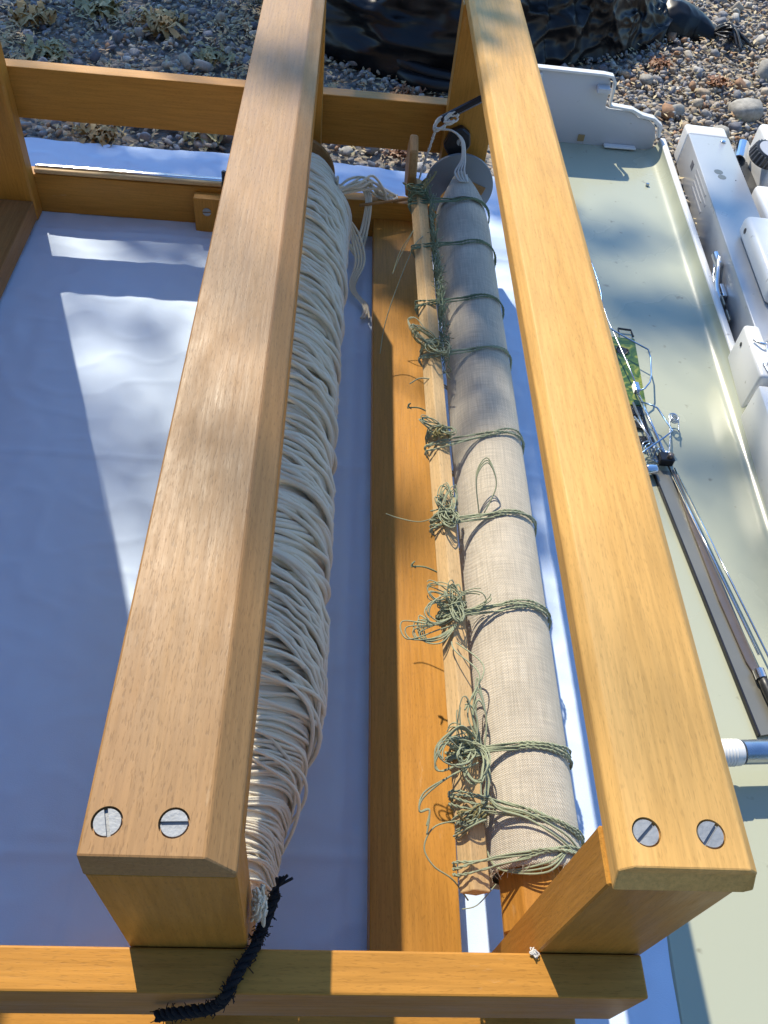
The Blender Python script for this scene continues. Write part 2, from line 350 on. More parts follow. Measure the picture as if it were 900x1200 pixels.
for i, (x, y, s, lab) in enumerate([
    (.80, 1.675, .036, 'dark grey angular rock, the larger of the two beyond the pale machine housing'),
    (.716, 1.575, .031, 'brown grey wedge shaped rock touching the far end of the pale machine housing'),
    (.655, 1.66, .022, 'flat tan stone on the sunlit gravel between the lid and the brown rock'),
    (.90, 1.87, .030, 'pale angular stone at the right picture edge behind the dark grey rock'),
    (.62, 1.79, .021, 'pale grey stone just in front of the shadow of the black sack'),
    (.46, 1.72, .024, 'bluish stone in the shadow between the black sack and the upright lid end'),
    (-.02, 1.46, .021, 'pale flat stone behind the cloth, just right of the left rail'),
    (.05, 1.43, .020, 'pale oblong stone behind the cloth, left of the spool disc'),
    (.09, 1.52, .024, 'broad tan stone under the far crossbar, left of the spool disc'),
    (-.23, 1.40, .020, 'cream stone at the cloth edge beside the left rail')]):
    V_, F_ = stones(np.array([[x, y, s * .45]]), np.array([s]), 2, .2)
    tag(put('stone', mesh_np(V_, F_), BIGST), lab, 'stone', 'larger stones lying on the gravel')

# small debris between the stones: seaweed flakes, twigs
n = 15000; xs, ys = scatter(n, -1.2, 1.5, 1.2, 2.6); k = free(xs, ys, xs * 0 + .006); xs, ys = xs[k], ys[k]; n = len(xs)
cc = np.stack([RNG.uniform(-1.0, .0, 34), RNG.uniform(1.37, 2.35, 34)], 1)
q_ = cc[RNG.integers(0, 34, 5200)] + RNG.normal(size=(5200, 2)) * [.032, .026]; k = free(q_[:, 0], q_[:, 1], q_[:, 0] * 0 + .006); xs = np.concatenate([xs, q_[k, 0]]); ys = np.concatenate([ys, q_[k, 1]]); n = len(xs)
a = RNG.uniform(0, 2 * PI, n); L = RNG.uniform(.0025, .009, n); wd = L * RNG.uniform(.12, .45, n); z = RNG.uniform(.007, .014, n) + (np.arange(n) > n - k.sum()) * .005
d = np.stack([np.cos(a), np.sin(a), RNG.uniform(-.4, .4, n)], 1); p = np.stack([-np.sin(a), np.cos(a), RNG.uniform(-.5, .5, n)], 1); c = np.stack([xs, ys, z], 1)
V = np.stack([c - d * L[:, None], c + p * wd[:, None] + [0, 0, .001], c + d * L[:, None], c - p * wd[:, None]], 1).reshape(-1, 3)
tag(put('beach_debris', mesh_np(V, np.arange(4 * n).reshape(n, 4)), leaf_mat('rusty_debris', (.42, .24, .11), (.54, .42, .23), (.38, .30, .14))), 'rusty and straw coloured seaweed flakes scattered between the stones', 'debris', kind='stuff')

# ------------------------------------------------------------------ dried seaweed
def weed(x, y, s, n, m, lab):
    V = []; F = []
    for i in range(int(n * 1.8)):
        a = random.uniform(0, 2 * PI); L = s * random.uniform(.5, 1.3); wd = s * random.uniform(.07, .19)
        c = np.array([x + random.gauss(0, s * .45), y + random.gauss(0, s * .4), .010 + random.random() * s * .28])
        b = len(V); K = 6; ph = random.uniform(0, 6)
        for j in range(K):
            t = j / (K - 1) - .5
            d = np.array([math.cos(a + t * 1.3), math.sin(a + t * 1.3), 0]); p = np.array([-d[1], d[0], 0])
            q = c + d * t * L + np.array([0, 0, math.sin(ph + t * 7) * s * .15])
            ww = wd * (1 - (2 * t) ** 2 * .7) * random.uniform(.6, 1.2)
            V += [q - p * ww + [0, 0, random.uniform(-.2, .5) * wd], q + [0, 0, random.uniform(-.3, .3) * wd], q + p * ww + [0, 0, random.uniform(-.2, .5) * wd]]
            if j:
                for e in (0, 1): F.append((b + 3 * j - 3 + e, b + 3 * j - 2 + e, b + 3 * j + 1 + e, b + 3 * j + e))
    me = bpy.data.meshes.new('w'); me.from_pydata([list(map(float, v)) for v in V], [], F)
    co = np.array(V); me.transform(Matrix.Translation((0, 0, max(0, .002 - co[:, 2].min()))))
    tag(put('dried_seaweed', me, m, smooth=True), lab, 'seaweed', 'clumps of dried seaweed on the gravel')
for a in [(-.40, 1.375, .040, 30, WEED, 'golden brown dried seaweed clump on the cloth edge below the far crossbar'),
          (-.345, 1.45, .03, 16, WEED, 'small golden seaweed curl tucked up against the far crossbar'),
          (-.235, 1.415, .04, 26, WEEDG, 'pale green tan seaweed clump left of the left rail behind the cloth'),
          (-.375, 1.83, .05, 34, WEED, 'brownish gold seaweed tuft in the shaded gravel top left of the left rail'),
          (-.62, 1.80, .045, 26, WEED, 'rusty gold seaweed tuft in the top left corner of the gravel'),
          (-.50, 1.87, .05, 26, WEEDG, 'dull green seaweed patch between the two gold tufts'),
          (-.26, 1.70, .035, 22, WEEDG, 'dull green seaweed patch close above the far crossbar by the left rail'),
          (-.56, 1.66, .04, 22, WEEDG, 'grey green seaweed patch above the left end of the far crossbar'),
          (.10, 1.40, .022, 22, WEEDR, 'rust brown seaweed scrap on the cloth edge left of the spool disc'),
          (.665, 1.87, .026, 20, WEEDR, 'rust red seaweed scrap in front of the sack neck'),
          (.11, 1.63, .025, 16, WEEDR, 'brown seaweed scrap under the fold of the black sheet'),
          (.78, 1.80, .03, 16, WEEDR, 'thin rusty seaweed scatter on the sunlit gravel right of the sack')]: weed(*a)

# ------------------------------------------------------------------ white cloth
def ripple(x, y):
    p = Vector((x, y, 0)); h = 0
    h += .0026 * (noise.noise(Vector((x * 5.5 + .6 * y, y * 9, 3)))) 
    q = noise.noise(Vector((x * 9 - y * 5, y * 15 + x * 4, 8))); h += .0011 * (1 - abs(q) * 2.2) ** 3 * max(0, noise.noise(Vector((x * 3, y * 3, 1))) + .35)
    q = noise.noise(Vector((x * 16 + y * 12, y * 20 - x * 6, 15))); h += .0013 * (1 - abs(q) * 2) ** 3
    h += .0012 * noise.noise(Vector((x * 45, y * 30, 2)))
    for f in (-.22, .22, .66, 1.1): h += .0016 * math.exp(-((y - f - .01 * x) / .004) ** 2)
    for f in (-.62, -.18, .03): h += .0016 * math.exp(-((x - f) / .004) ** 2)
    return h
nx, ny = 250, 330; X0, X1, Y0, Y1 = -.95, .345, .055, 1.346
V = np.empty((ny, nx, 3))
for j in range(ny):
    y = Y0 + (Y1 - Y0) * j / (ny - 1)
    for i in range(nx):
        x = X0 + (X1 - X0) * i / (nx - 1)
        x = X0 + (x - X0) * (.2925 + .049 * y - X0) / (X1 - X0)
        V[j, i] = (x + .004 * noise.noise(Vector((0, y * 6, 5))) * (i == nx - 1), y + .006 * noise.noise(Vector((x * 4, 0, 9))) * (j == ny - 1), .0125 + ripple(x, y))
idx = np.arange(nx * ny).reshape(ny, nx)
F = np.stack([idx[:-1, :-1], idx[:-1, 1:], idx[1:, 1:], idx[1:, :-1]], -1).reshape(-1, 4)
# turned-under hem at the far and right edge
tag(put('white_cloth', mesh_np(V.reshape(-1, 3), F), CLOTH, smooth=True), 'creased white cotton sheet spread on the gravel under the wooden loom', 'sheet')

# ------------------------------------------------------------------ loom frame (heights: rail top .374, crossbar top .2215)
loom = thing('loom', 'varnished beech wood loom frame standing on the white sheet', 'loom', (-.15, .62, 0))
ZT = .374
def bool_holes(o, pts, r, depth, ztop):
    for (x, y) in pts:
        c = bpy.data.objects.new('cut', cyl((x, y, ztop - depth), (x, y, ztop + .02), r, n=32)); C.objects.link(c)
        md = o.modifiers.new('b', 'BOOLEAN'); md.object = c; md.operation = 'DIFFERENCE'; md.solver = 'EXACT'
    dg = bpy.context.evaluated_depsgraph_get(); me = bpy.data.meshes.new_from_object(o.evaluated_get(dg))
    cs = [m.object for m in o.modifiers]; o.modifiers.clear(); o.data = me
    for c in cs: bpy.data.objects.remove(c)
def screw(parent, c, nrm, r, ang, name='screw', lab=None):
    """slotted screw head at c facing nrm"""
    bm = bmesh.new(); s = r * .14; h = .0012
    for sg in (-1, 1):
        vs = []
        a0 = math.asin(s / r)
        for k in range(13):
            a = a0 + (PI - 2 * a0) * k / 12; vs.append((r * math.cos(a), sg * r * math.sin(a)))
        A = [bm.verts.new((x, y, -h)) for x, y in vs]; B = [bm.verts.new((x * .97, y * .97, 0)) for x, y in vs]
        bm.faces.new(A); bm.faces.new(B[::-1])
        for k in range(13): bm.faces.new((A[k], B[k], B[(k + 1) % 13], A[(k + 1) % 13]))
    r_ = bmesh.ops.create_circle(bm, cap_ends=True, segments=24, radius=r * .99)
    for v in r_['verts']: v.co.z = -h - .0004
    bmesh.ops.recalc_face_normals(bm, faces=bm.faces[:])
    bm.transform(Matrix.Translation(c) @ Vector(nrm).to_track_quat('Z', 'Y').to_matrix().to_4x4() @ Matrix.Rotation(ang, 4, 'Z'))
    o = put(name, frombm(bm), ZINC, parent)
    if lab: tag(o, lab)
    return o
# left rail: wide chamfer along its right edge
ch = .013
railL = put('rail', poly_prism([(-.0945, ZT - ch - .0055), (-.0285, ZT - ch - .0055), (-.0285, ZT - ch), (-.0285 - ch, ZT - .0004), (-.0945, ZT)], .1072, 1.1378, 1, .0012, seg=2), WG, loom)
tag(railL, 'left rail with greyish rubbed varnish and a broad orange chamfer')
railR = put('rail', poly_prism([(.1385, ZT - .018), (.1995, ZT - .018), (.2025, ZT - .014), (.2025, ZT - .006), (.197, ZT - .0008), (.144, ZT), (.1385, ZT - .006)], .1055, 1.1378, 1, .0010, seg=2), WR, loom)
put('apron', box_me(-.0420, -.0290, .1350, 1.1100, ZT - .048, ZT - ch - .006, .001), W[1], loom)
# end chamfers: cut by shearing the near top edge
for o, d in ((railL, .0022), (railR, .0045)):
    for v in o.data.vertices:
        wz = v.co.z + o.location.z + loom.location.z; wy = v.co.y + o.location.y + loom.location.y
        if wy < .1105 and wz > ZT - .012: v.co.y += d
tag(railR, 'right rail, beech coloured brighter for strong sun, with worn pale spots')
for rail, pts in ((railL, [(-.0846, .1240, 1.85), (-.0564, .1243, .04)]), (railR, [(.1525, .1256, .75), (.1826, .1256, .85)])):
    P = loom.location + rail.location
    bool_holes(rail, [(x - 0, y) for x, y, a in pts], .0066, .0035, ZT) if False else None
    hs = []
    for x, y, a in pts:
        c = bpy.data.objects.new('cut', cyl((x, y, ZT - .0026), (x, y, ZT + .02), .0067, n=32)); C.objects.link(c); hs.append(c)
        md = rail.modifiers.new('b', 'BOOLEAN'); md.object = c; md.operation = 'DIFFERENCE'; md.solver = 'EXACT'
    bpy.context.view_layer.update()
    me = bpy.data.meshes.new_from_object(rail.evaluated_get(bpy.context.evaluated_depsgraph_get()))
    rail.modifiers.clear(); rail.data = me
    for c in hs: bpy.data.objects.remove(c)
    for x, y, a in pts: screw(rail, (x, y, ZT - .0007), (0, 0, 1), .0060, a)
# posts
for x0, x1, zt in ((-.0943, -.0287, ZT - ch - .006), (.1370, .1988, ZT - .0185)):
    for y0, y1 in ((.1075, .1345), (1.1105, 1.1375)):
        put('post', box_me(x0, x1, y0, y1, .013, zt, .001), W[2], loom)
# the castle side on the left, mostly outside the picture
for y0, y1 in ((.1075, .1345), (1.1105, 1.1375)):
    put('upright', box_me(-.63, -.4375, y0, y1, .013, 1.12 if y0 > 1 else .95, .003), W[2], loom)
put('sun_blocker_board', box_me(-.56, -.545, .15, 1.105, .10, .95, .002), W[1], loom)  # unseen solid board, added to keep sun off the lower left cloth
put('castle_top', box_me(-.60, -.50, .1345, 1.11, .951, .972, .002), W[1], loom)
# crossbars
put('crossbar', box_me(-.66, .1975, .0845, .1070, .150, .2215, .0013, 2), W[0], loom)
put('crossbar', box_me(-.66, .1975, 1.1380, 1.1600, .1535, .2215, .0013, 2), W[0], loom)
put('lower_rail', box_me(-.66, .1975, .0845, .1070, .013, .072, .0013, 2), W[0], loom)
lowr = put('lower_rail', box_me(-.66, .1975, 1.1380, 1.1600, .013, .072, .0013, 2), W[0], loom)
# floor boards running lengthways
fb = put('floor_board', box_me(.0530, .1240, .1072, 1.1375, .018, .045, .0012, 2), W[1], loom)
put('floor_board', box_me(-.53, -.4380, .1350, 1.110, .018, .046, .0012, 2), WD, loom)
# block with screw on the far lower rail
blk = put('block', box_me(-.2105, -.145, 1.1180, 1.1375, .006, .066, .001), W[2], loom)
screw(blk, (-.192, 1.1165, .046), (0, -1, 0), .0062, .05)
# rods lying on the far lower rail, held by a peg
for dy, r, z in ((1.1420, .0035, .0757), (1.1500, .0042, .0764), (1.1568, .0030, .0752)):
    smooth_flat(tag(put('rod', cyl((-.437, dy, z), (-.172, dy + .002, z), r, n=12), CHROME if r != .0035 else WL[0]), 'thin %s rod lying on the far lower rail, %s' % (('pale wooden', 'nearest of the three') if r == .0035 else ('steel', 'middle one') if r == .0042 else ('steel', 'rearmost of the three')), 'rod', 'rods on the far lower rail'))
put('peg', cyl((-.168, 1.146, .068), (-.168, 1.146, .096), .0035, n=10, bev=.0012), BLKM, lowr)
# carved end piece beside the far post, stick on the lower rail
put('lath_bracket', poly_prism([(1.015, .155), (1.005, .19), (1.02, .215), (1.05, .222), (1.07, .20), (1.075, .17), (1.06, .15)], .0860, .0965, 0, .002), WD, loom)
# pawl on the far right post
put('pawl', poly_prism([(.136, .185), (.144, .205), (.158, .212), (.170, .204), (.173, .188), (.163, .172), (.146, .170)], 1.098, 1.1100, 1, .002), BLKM, loom)
screw(loom, (.158, 1.0965, .193), (0, -1, 0), .005, 1.5, 'bolt')
put('ratchet_bar', cyl((.128, 1.096, .222), (.180, 1.092, .258), .0048, n=10), BLKM, loom)
# pale mark of lint where the right post meets the crossbar
put('lint', tubes_me([(spline([(.134 + random.gauss(0, .0013), .1068 + random.gauss(0, .0010), .2222 + random.random() * .002) for _ in range(9)], 5, True), .0003) for _ in range(6)], 4), CORDW, loom)

# ------------------------------------------------------------------ cloth beam with linen
CX, CZ, CR = .1625, .135, .0352
def lathe(prof, n, uv=False, cx=CX, cz=CZ, wob=None):
    """prof: list of (y, r)"""
    V = []; F = []
    for j, (y, r) in enumerate(prof):
        for i in range(n + 1):
            a = 2 * PI * i / n; rr = r + (wob(y, a) if wob else 0)
            V.append((cx + rr * math.cos(a), y, cz + rr * math.sin(a)))
    for j in range(len(prof) - 1):
        for i in range(n):
            b = j * (n + 1) + i; F.append((b, b + n + 1, b + n + 2, b + 1))
    me = bpy.data.meshes.new('l'); me.from_pydata(V, [], F)
    if uv:
        u = me.uv_layers.new(name='UVMap')
        for p in me.polygons:
            for li in p.loop_indices:
                vi = me.loops[li].vertex_index; u.data[li].uv = ((vi % (n + 1)) / n * 2 * PI * CR, V[vi][1])
    return me
beam = thing('cloth_beam', 'wooden cloth beam wrapped in natural linen, lying below the right rail', 'cloth roller', (CX, .62, CZ))
def oct_me(cx, cz, r, y0, y1, n=8, rot=PI / 8, bev=.001):
    return poly_prism([(cx + r * math.cos(rot + 2 * PI * k / n), cz + r * math.sin(rot + 2 * PI * k / n)) for k in range(n)], y0, y1, 1, bev)
put('core', oct_me(CX, CZ, .0270, .1350, 1.050, 8, PI / 8 + .2), W[1], beam)
put('axle', cyl((CX, 1.051, CZ), (CX, 1.110, CZ), .013), BLKM, beam)
smooth_flat(put('end_disc', cyl((CX + .002, 1.085, CZ), (CX + .002, 1.090, CZ), .0475, n=56, bev=.0008), GREYDISC, beam))
put('disc_patch', box_me(CX + .004, CX + .036, 1.0835, 1.0849, CZ + .004, CZ + .016, .0004, M=Matrix.Translation((CX, 0, CZ)) @ Matrix.Rotation(.35, 4, 'Y') @ Matrix.Translation((-CX, 0, -CZ))), WD, beam)
def lw(y, a): return -.0007 * sum(math.exp(-((y - y_ - sl_ * CR * math.cos(a)) / .004) ** 2) for y_, sl_ in ((.995, .25), (.9, .3), (.792, .28), (.703, .28), (.576, .3), (.475, .2), (.377, .16), (.255, .1), (.204, -.25))) + .0009 * noise.noise(Vector((math.cos(a) * 1.6, y * 8, math.sin(a) * 1.6))) + (.0012 if (1.9 < a < 6.28) else 0) * 0
prof = [(.1730, .0300), (.1715, .0330), (.1718, CR)] + [(.175 + .79 * k / 240, CR) for k in range(241)] + [(.975, CR * .99), (1.0, CR * .96), (1.02, CR * .90), (1.032, CR * .80), (1.034, .028)]
put('linen', lathe(prof, 96, True, wob=lw), LINEN, beam, True)
# pointed end flap of the linen
flap = []
for j in range(9):
    t = j / 8; y = 1.0 + .07 * t; hw = .9 * (1 - t) + .12
    flap.append([(CX + (CR + .0012 - .004 * t) * math.cos(PI * .52 + hw * s), y - .0, CZ + (CR + .0012 - .004 * t) * math.sin(PI * .52 + hw * s)) for s in np.linspace(-1, 1, 13)])
V = np.array(flap).reshape(-1, 3); idx = np.arange(len(V)).reshape(9, 13)
me = mesh_np(V, np.stack([idx[:-1, :-1], idx[:-1, 1:], idx[1:, 1:], idx[1:, :-1]], -1).reshape(-1, 4))
u = me.uv_layers.new(name='UVMap'); lo = np.empty(len(me.loops), 'i'); me.loops.foreach_get('vertex_index', lo)
u.data.foreach_set('uv', (V[lo][:, :2]).astype('f').ravel())
put('linen_flap', me, LINEN, beam, True)
# torn threads at the near hem of the linen
fr = []
for k in range(45):
    a = random.uniform(.2, 2.9); y = .173; p = np.array([CX + CR * math.cos(a), y, CZ + CR * math.sin(a)])
    fr.append((spline([p, p + [random.gauss(0, .001), -.002, .0002], p + [random.gauss(0, .002), -.005 + random.gauss(0, .002), -.002]], 3), .00018))
put('fray', tubes_me(fr, 3), LINEN, beam)

# ------------------------------------------------------------------ lath tied beside the cloth beam
def lathx(y):                                         # ridge position of the lath
    t = (y - .145) / .9
    return .1142 - .0155 * t, .159 + .016 * t
bm = bmesh.new(); q = [(-.0084, -.0092), (0, 0), (.0125, -.0050), (.0041, -.0142)]
A = [bm.verts.new((lathx(.157)[0] + a, .157, lathx(.157)[1] + b)) for a, b in q]; B = [bm.verts.new((lathx(1.03)[0] + a, 1.03, lathx(1.03)[1] + b)) for a, b in q]
bm.faces.new(A); bm.faces.new(B[::-1])
for i in range(4): bm.faces.new((A[i], B[i], B[(i + 1) % 4], A[(i + 1) % 4]))
bmesh.ops.recalc_face_normals(bm, faces=bm.faces[:]); bmesh.ops.bevel(bm, geom=bm.edges[:], offset=.0009, segments=2, affect='EDGES', profile=.5)
tag(put('lath', frombm(bm), WL[1]), 'long pale square wooden lath tied along the left of the linen roll', 'lath')

# ------------------------------------------------------------------ green cords round roll and lath
def ring_path(y0, slope, off=.0014, n=60, wobble=.0015):
    """once round roll and lath: convex outline"""
    ph = random.random() * 6; out = []
    lx, lz = lathx(y0)
    for k in range(n):
        a = 2 * PI * k / n; r = CR + off
        x, z = CX + r * math.cos(a), CZ + r * math.sin(a)
        if a > PI * .62 and a < PI * 1.36:            # stretch out over the lath
            w_ = math.sin((a - PI * .62) / (PI * .74) * PI) ** .6
            tx, tz = lx - .006 + .006 * math.cos(a), lz - .004 + .010 * math.sin(a)
            x = x * (1 - w_) + tx * w_; z = z * (1 - w_) + tz * w_
        out.append((x, y0 + slope * (x - CX) + wobble * math.sin(3 * a + ph), z))
    out.append(out[0]); return np.array(out)
def loop(c, r1, r2, ax1, ax2, n=40, jit=.15):
    ax1 = np.array(ax1, float); ax2 = np.array(ax2, float); ph = random.random() * 6; k2 = random.uniform(1.5, 3.5)
    a = np.linspace(0, 2 * PI * random.choice([.85, 1, 1.15]), n); rr = 1 + jit * np.sin(k2 * a + ph)
    return np.array(c) + (np.cos(a) * r1 * rr)[:, None] * ax1 + (np.sin(a) * r2 * rr)[:, None] * ax2 + .002 * np.sin(2 * a + ph)[:, None] * np.array([0, 0, 1.])
def rdir(): v = np.random.normal(size=3); return v / np.linalg.norm(v)
np.random.seed(5)
RINGS = [(.995, .25, 4, 'first green cord round the linen roll, nearest the grey disc'),
         (.900, .30, 3, 'second green cord, close behind the big far tangle'),
         (.792, .28, 3, 'third green cord round the shaded upper part of the linen roll'),
         (.703, .28, 3, 'fourth green cord, tied in a bow where the linen roll comes into the sun'),
         (.576, .30, 3, 'fifth green cord, coiled round the lath in a tight ring'),
         (.475, .20, 3, 'sixth green cord with a standing loop and long looped shadow on the linen'),
         (.377, .16, 4, 'seventh green cord with a mass of loops spilling left over the lath'),
         (.255, .10, 4, 'eighth green cord with long trailing loops over the near lath'),
         (.204, -.25, 4, 'ninth green cord, wound flat round the near end of the lath'),
         (.180, .12, 3, 'last green cord, slack across the near hem of the linen')]
KN = {0: (28, .016), 3: (20, .017), 4: (18, .013), 5: (24, .017), 6: (30, .019), 7: (24, .020), 8: (16, .010)}
for i, (y0, sl_, ns_, lab) in enumerate(RINGS):
    t = thing('green_cord', lab, 'cord', (lathx(y0)[0], y0, lathx(y0)[1]), 'green cords tied round the linen roll')
    P = []
    for s in range(ns_):
        P += twisted(ring_path(y0 + (s - ns_ / 2) * .0016, sl_ + random.gauss(0, .05), .0016 + .0008 * (s % 2)), 2, .00062, .01)
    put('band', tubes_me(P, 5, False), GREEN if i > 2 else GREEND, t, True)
    if i in KN:
        n, rad = KN[i]; lx, lz = lathx(y0); K = []; K2 = []
        for s in range(n // 2):                        # coils round the lath
            yy = y0 + random.gauss(0, rad * .30); r_ = random.uniform(.0095, .0125)
            K += [(loop((lx + .002, yy, lz - .006), r_, r_ * .95, (1, random.gauss(.2, .25), 0), (0, random.gauss(-.1, .2), 1), 34, .05), random.uniform(.0005, .0007))]
        for s in range(n // 4):                        # skeins of parallel loops lying over each other
            a = random.uniform(0, 2 * PI); d = np.array([math.cos(a) * .8 - .1, math.sin(a), random.uniform(-.05, .5)]); d /= np.linalg.norm(d)
            e = np.cross(d, [random.gauss(0, .4), random.gauss(0, .4), 1]); e /= np.linalg.norm(e)
            r1 = rad * random.uniform(.5, 1.0); r2 = r1 * random.uniform(.35, .6); c = np.array([lx + .003, y0, lz + .004]) + d * r1 * .75
            for q_ in range(random.choice((3, 4, 5))):
                st_ = random.getstate()
                (K if s % 3 else K2).append((loop(c + np.random.normal(size=3) * .0009, r1 * random.uniform(.86, 1.08), r2 * random.uniform(.8, 1.15), d, e, 40, .13), random.uniform(.00042, .0006)))
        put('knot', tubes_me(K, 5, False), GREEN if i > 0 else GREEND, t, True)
        put('loop', tubes_me(K2, 5, False), OCHRE if i in (0, 3, 4, 8) else GREEN, t, True)
    E_ = []
    def end(pts, r=.0006): E_.append((spline(pts, 8), r))
    lx, lz = lathx(y0)
    if i == 5: 
        end([(lx, y0, lz), (.09, .476, .150), (.07, .482, .146), (.058, .484, .149)], .0005)
        for q_ in range(3): end([(CX - .022, .475, CZ + .032), (CX - .026, .50 + q_ * .002, CZ + .052), (CX - .016, .512 + q_ * .003, CZ + .06), (CX - .008, .495, CZ + .05), (CX - .018, .474, CZ + .035)], .0006)
    if i == 6:
        for q_ in range(9):
            w_ = random.uniform(.6, 1.2); dx = -.034 * w_
            end([(lx, y0 - .01, lz + .001), (lx - .014, y0 - .02, lz + .004), (lx + dx, y0 - .018 + random.gauss(0, .004), lz - .002), (lx + dx * .9, y0 - .030, lz - .004), (lx - .01, y0 - .032 + random.gauss(0, .004), lz + .001), (lx + .004, y0 - .018, lz + .003)])
        end([(lx + .002, y0 - .035, lz + .002), (lx + .02, y0 - .06, lz + .012), (lx + .012, y0 - .082, lz + .012), (lx + .004, y0 - .095, lz + .006), (lx + .016, y0 - .07, lz + .014), (lx + .0, y0 - .045, lz + .006), (lx - .002, y0 - .035, lz + .003)])
    if i == 7:
        for q_ in range(6):
            end([(lx + .012, y0 + .004, lz + .004), (lx - .004, y0 + .01, lz + .012 + q_ * .001), (lx - .02, y0 - .004 + random.gauss(0, .003), lz + .004), (lx - .018, y0 - .018, lz + .001), (lx + .004, y0 - .010, lz + .006), (lx + .018, y0 - .004, lz + .003)])
            end([(lx + .014, y0, lz + .003), (lx + .008 + random.gauss(0, .002), y0 + .022, lz + .010), (lx + .012, y0 + .04 + random.gauss(0, .005), lz + .014), (lx + .018, y0 + .022, lz + .008), (lx + .016, y0, lz + .002)])
            end([(lx + .016 + random.gauss(0, .002), y0 - .002, lz + .004), (lx + .015 + random.gauss(0, .003), y0 - .024, lz + .004), (lx + .010 + random.gauss(0, .002), y0 - .05, lz + .003)])
        for q_ in range(2): end([(lx + .01, y0 - .012, lz + .004), (lx - .012, y0 - .024, lz + .006), (lx - .030, y0 - .034 - q_ * .003, lz), (lx - .033, y0 - .046, lz - .003), (lx - .026, y0 - .045, lz - .003), (lx - .028, y0 - .055 - .006 * q_, lz - .006)], .0007)
    if i == 8:
        end([(lx - .002, y0, lz - .003), (lx - .022, y0 - .003, lz - .008), (lx - .030, y0 - .016, lz - .012), (lx - .024, y0 - .028, lz - .014), (lx - .010, y0 - .036, lz - .018), (lx + .002, y0 - .046, lz - .03)])
        for q_ in range(2): end([(lx + .013, y0 + .02, lz + .002), (lx + .02, y0 + .006 - q_ * .002, lz + .010), (CX - .01, y0 - .004 * q_, CZ + CR + .004), (CX + .015, y0 - .012 - .006 * q_, CZ + CR - .001 * q_), (CX + .028, y0 - .02 - .010 * q_, CZ + CR - .012)], .0008)
    if i == 1:
        end([(lx + .002, y0, lz), (lx - .01, y0 - .02, lz - .005), (.075, .86, .12), (.064, .83, .09), (.06, .80, .07)], .0006)
        for q_ in range(2): end([(lx - .008, y0 + .02, lz - .005), (lx - .022, y0 + .01 * q_, lz - .03), (lx - .03, y0 - .01, lz - .05)], .0005)
    if i == 3:
        for q_ in range(4): end([(lx, y0 + .0, lz), (lx - .012, y0 + .004 * q_, lz + .004), (lx - .020, y0 + .06 + random.gauss(0, .004), lz - .02), (lx - .012, y0 + .05, lz - .006), (lx, y0 + .01, lz + .002)], .0005)
        end([(lx, y0 - .05, lz - .004), (lx - .012, y0 - .048, lz - .006), (lx - .022, y0 - .053, lz - .010)], .0007)
    if i == 9:
        for q_ in range(3): end([(lx + .012, y0 + .01, lz - .01), (lx + .02, y0 - .008, CZ + .02), (CX, y0 - .008 - q_ * .003, CZ + CR + .002), (CX + .02, y0 + .006, CZ + .03)], .0007)
        end([(CX - .03, .165, CZ + .01), (CX - .045, .15, CZ + .016), (CX - .055, .148, CZ + .012)], .0004)
    for e_ in E_: put('tail', tubes_me([e_], 5), GREEN, t, True)
# dark green fringe threads between lath and roll
fr = []
for k in range(260):
    y = random.triangular(.66, 1.02, .80); lx, lz = lathx(y); s = random.choice((1, 1, -1))
    p = np.array([lx + .014, y, lz - .010]); a = random.gauss(.6, .7)
    fr.append((spline([p, p + [.002 + random.gauss(0, .002), .008 * math.cos(a) * s, .010], p + [.003 + random.gauss(0, .0035), .02 * math.cos(a) * s + random.gauss(0, .005), .010 + .010 * random.random()]], 3), .00045))
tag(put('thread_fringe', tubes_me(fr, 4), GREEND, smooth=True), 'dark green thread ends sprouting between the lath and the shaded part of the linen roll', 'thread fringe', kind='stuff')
# short clipped thread ends poking out left of the lath
for (a, lab) in (((.082, .634, .14), 'short green thread end poking left from the lath above the tight coil'), ((.080, .428, .146), 'short stub of green thread left of the lath, halfway down')):
    x, y, z = a
    tag(put('thread_end', tubes_me([(spline([(x, y, z), (x + .012, y - .002, z + .003), (x + .028, y - .004, z - .004)], 6), .0008), (spline([(x, y + .001, z), (x + .003, y + .003, z + .004), (x, y - .002, z + .006), (x + .004, y - .001, z)], 5), .0006)], 5), GREEND, smooth=True), lab, 'thread')

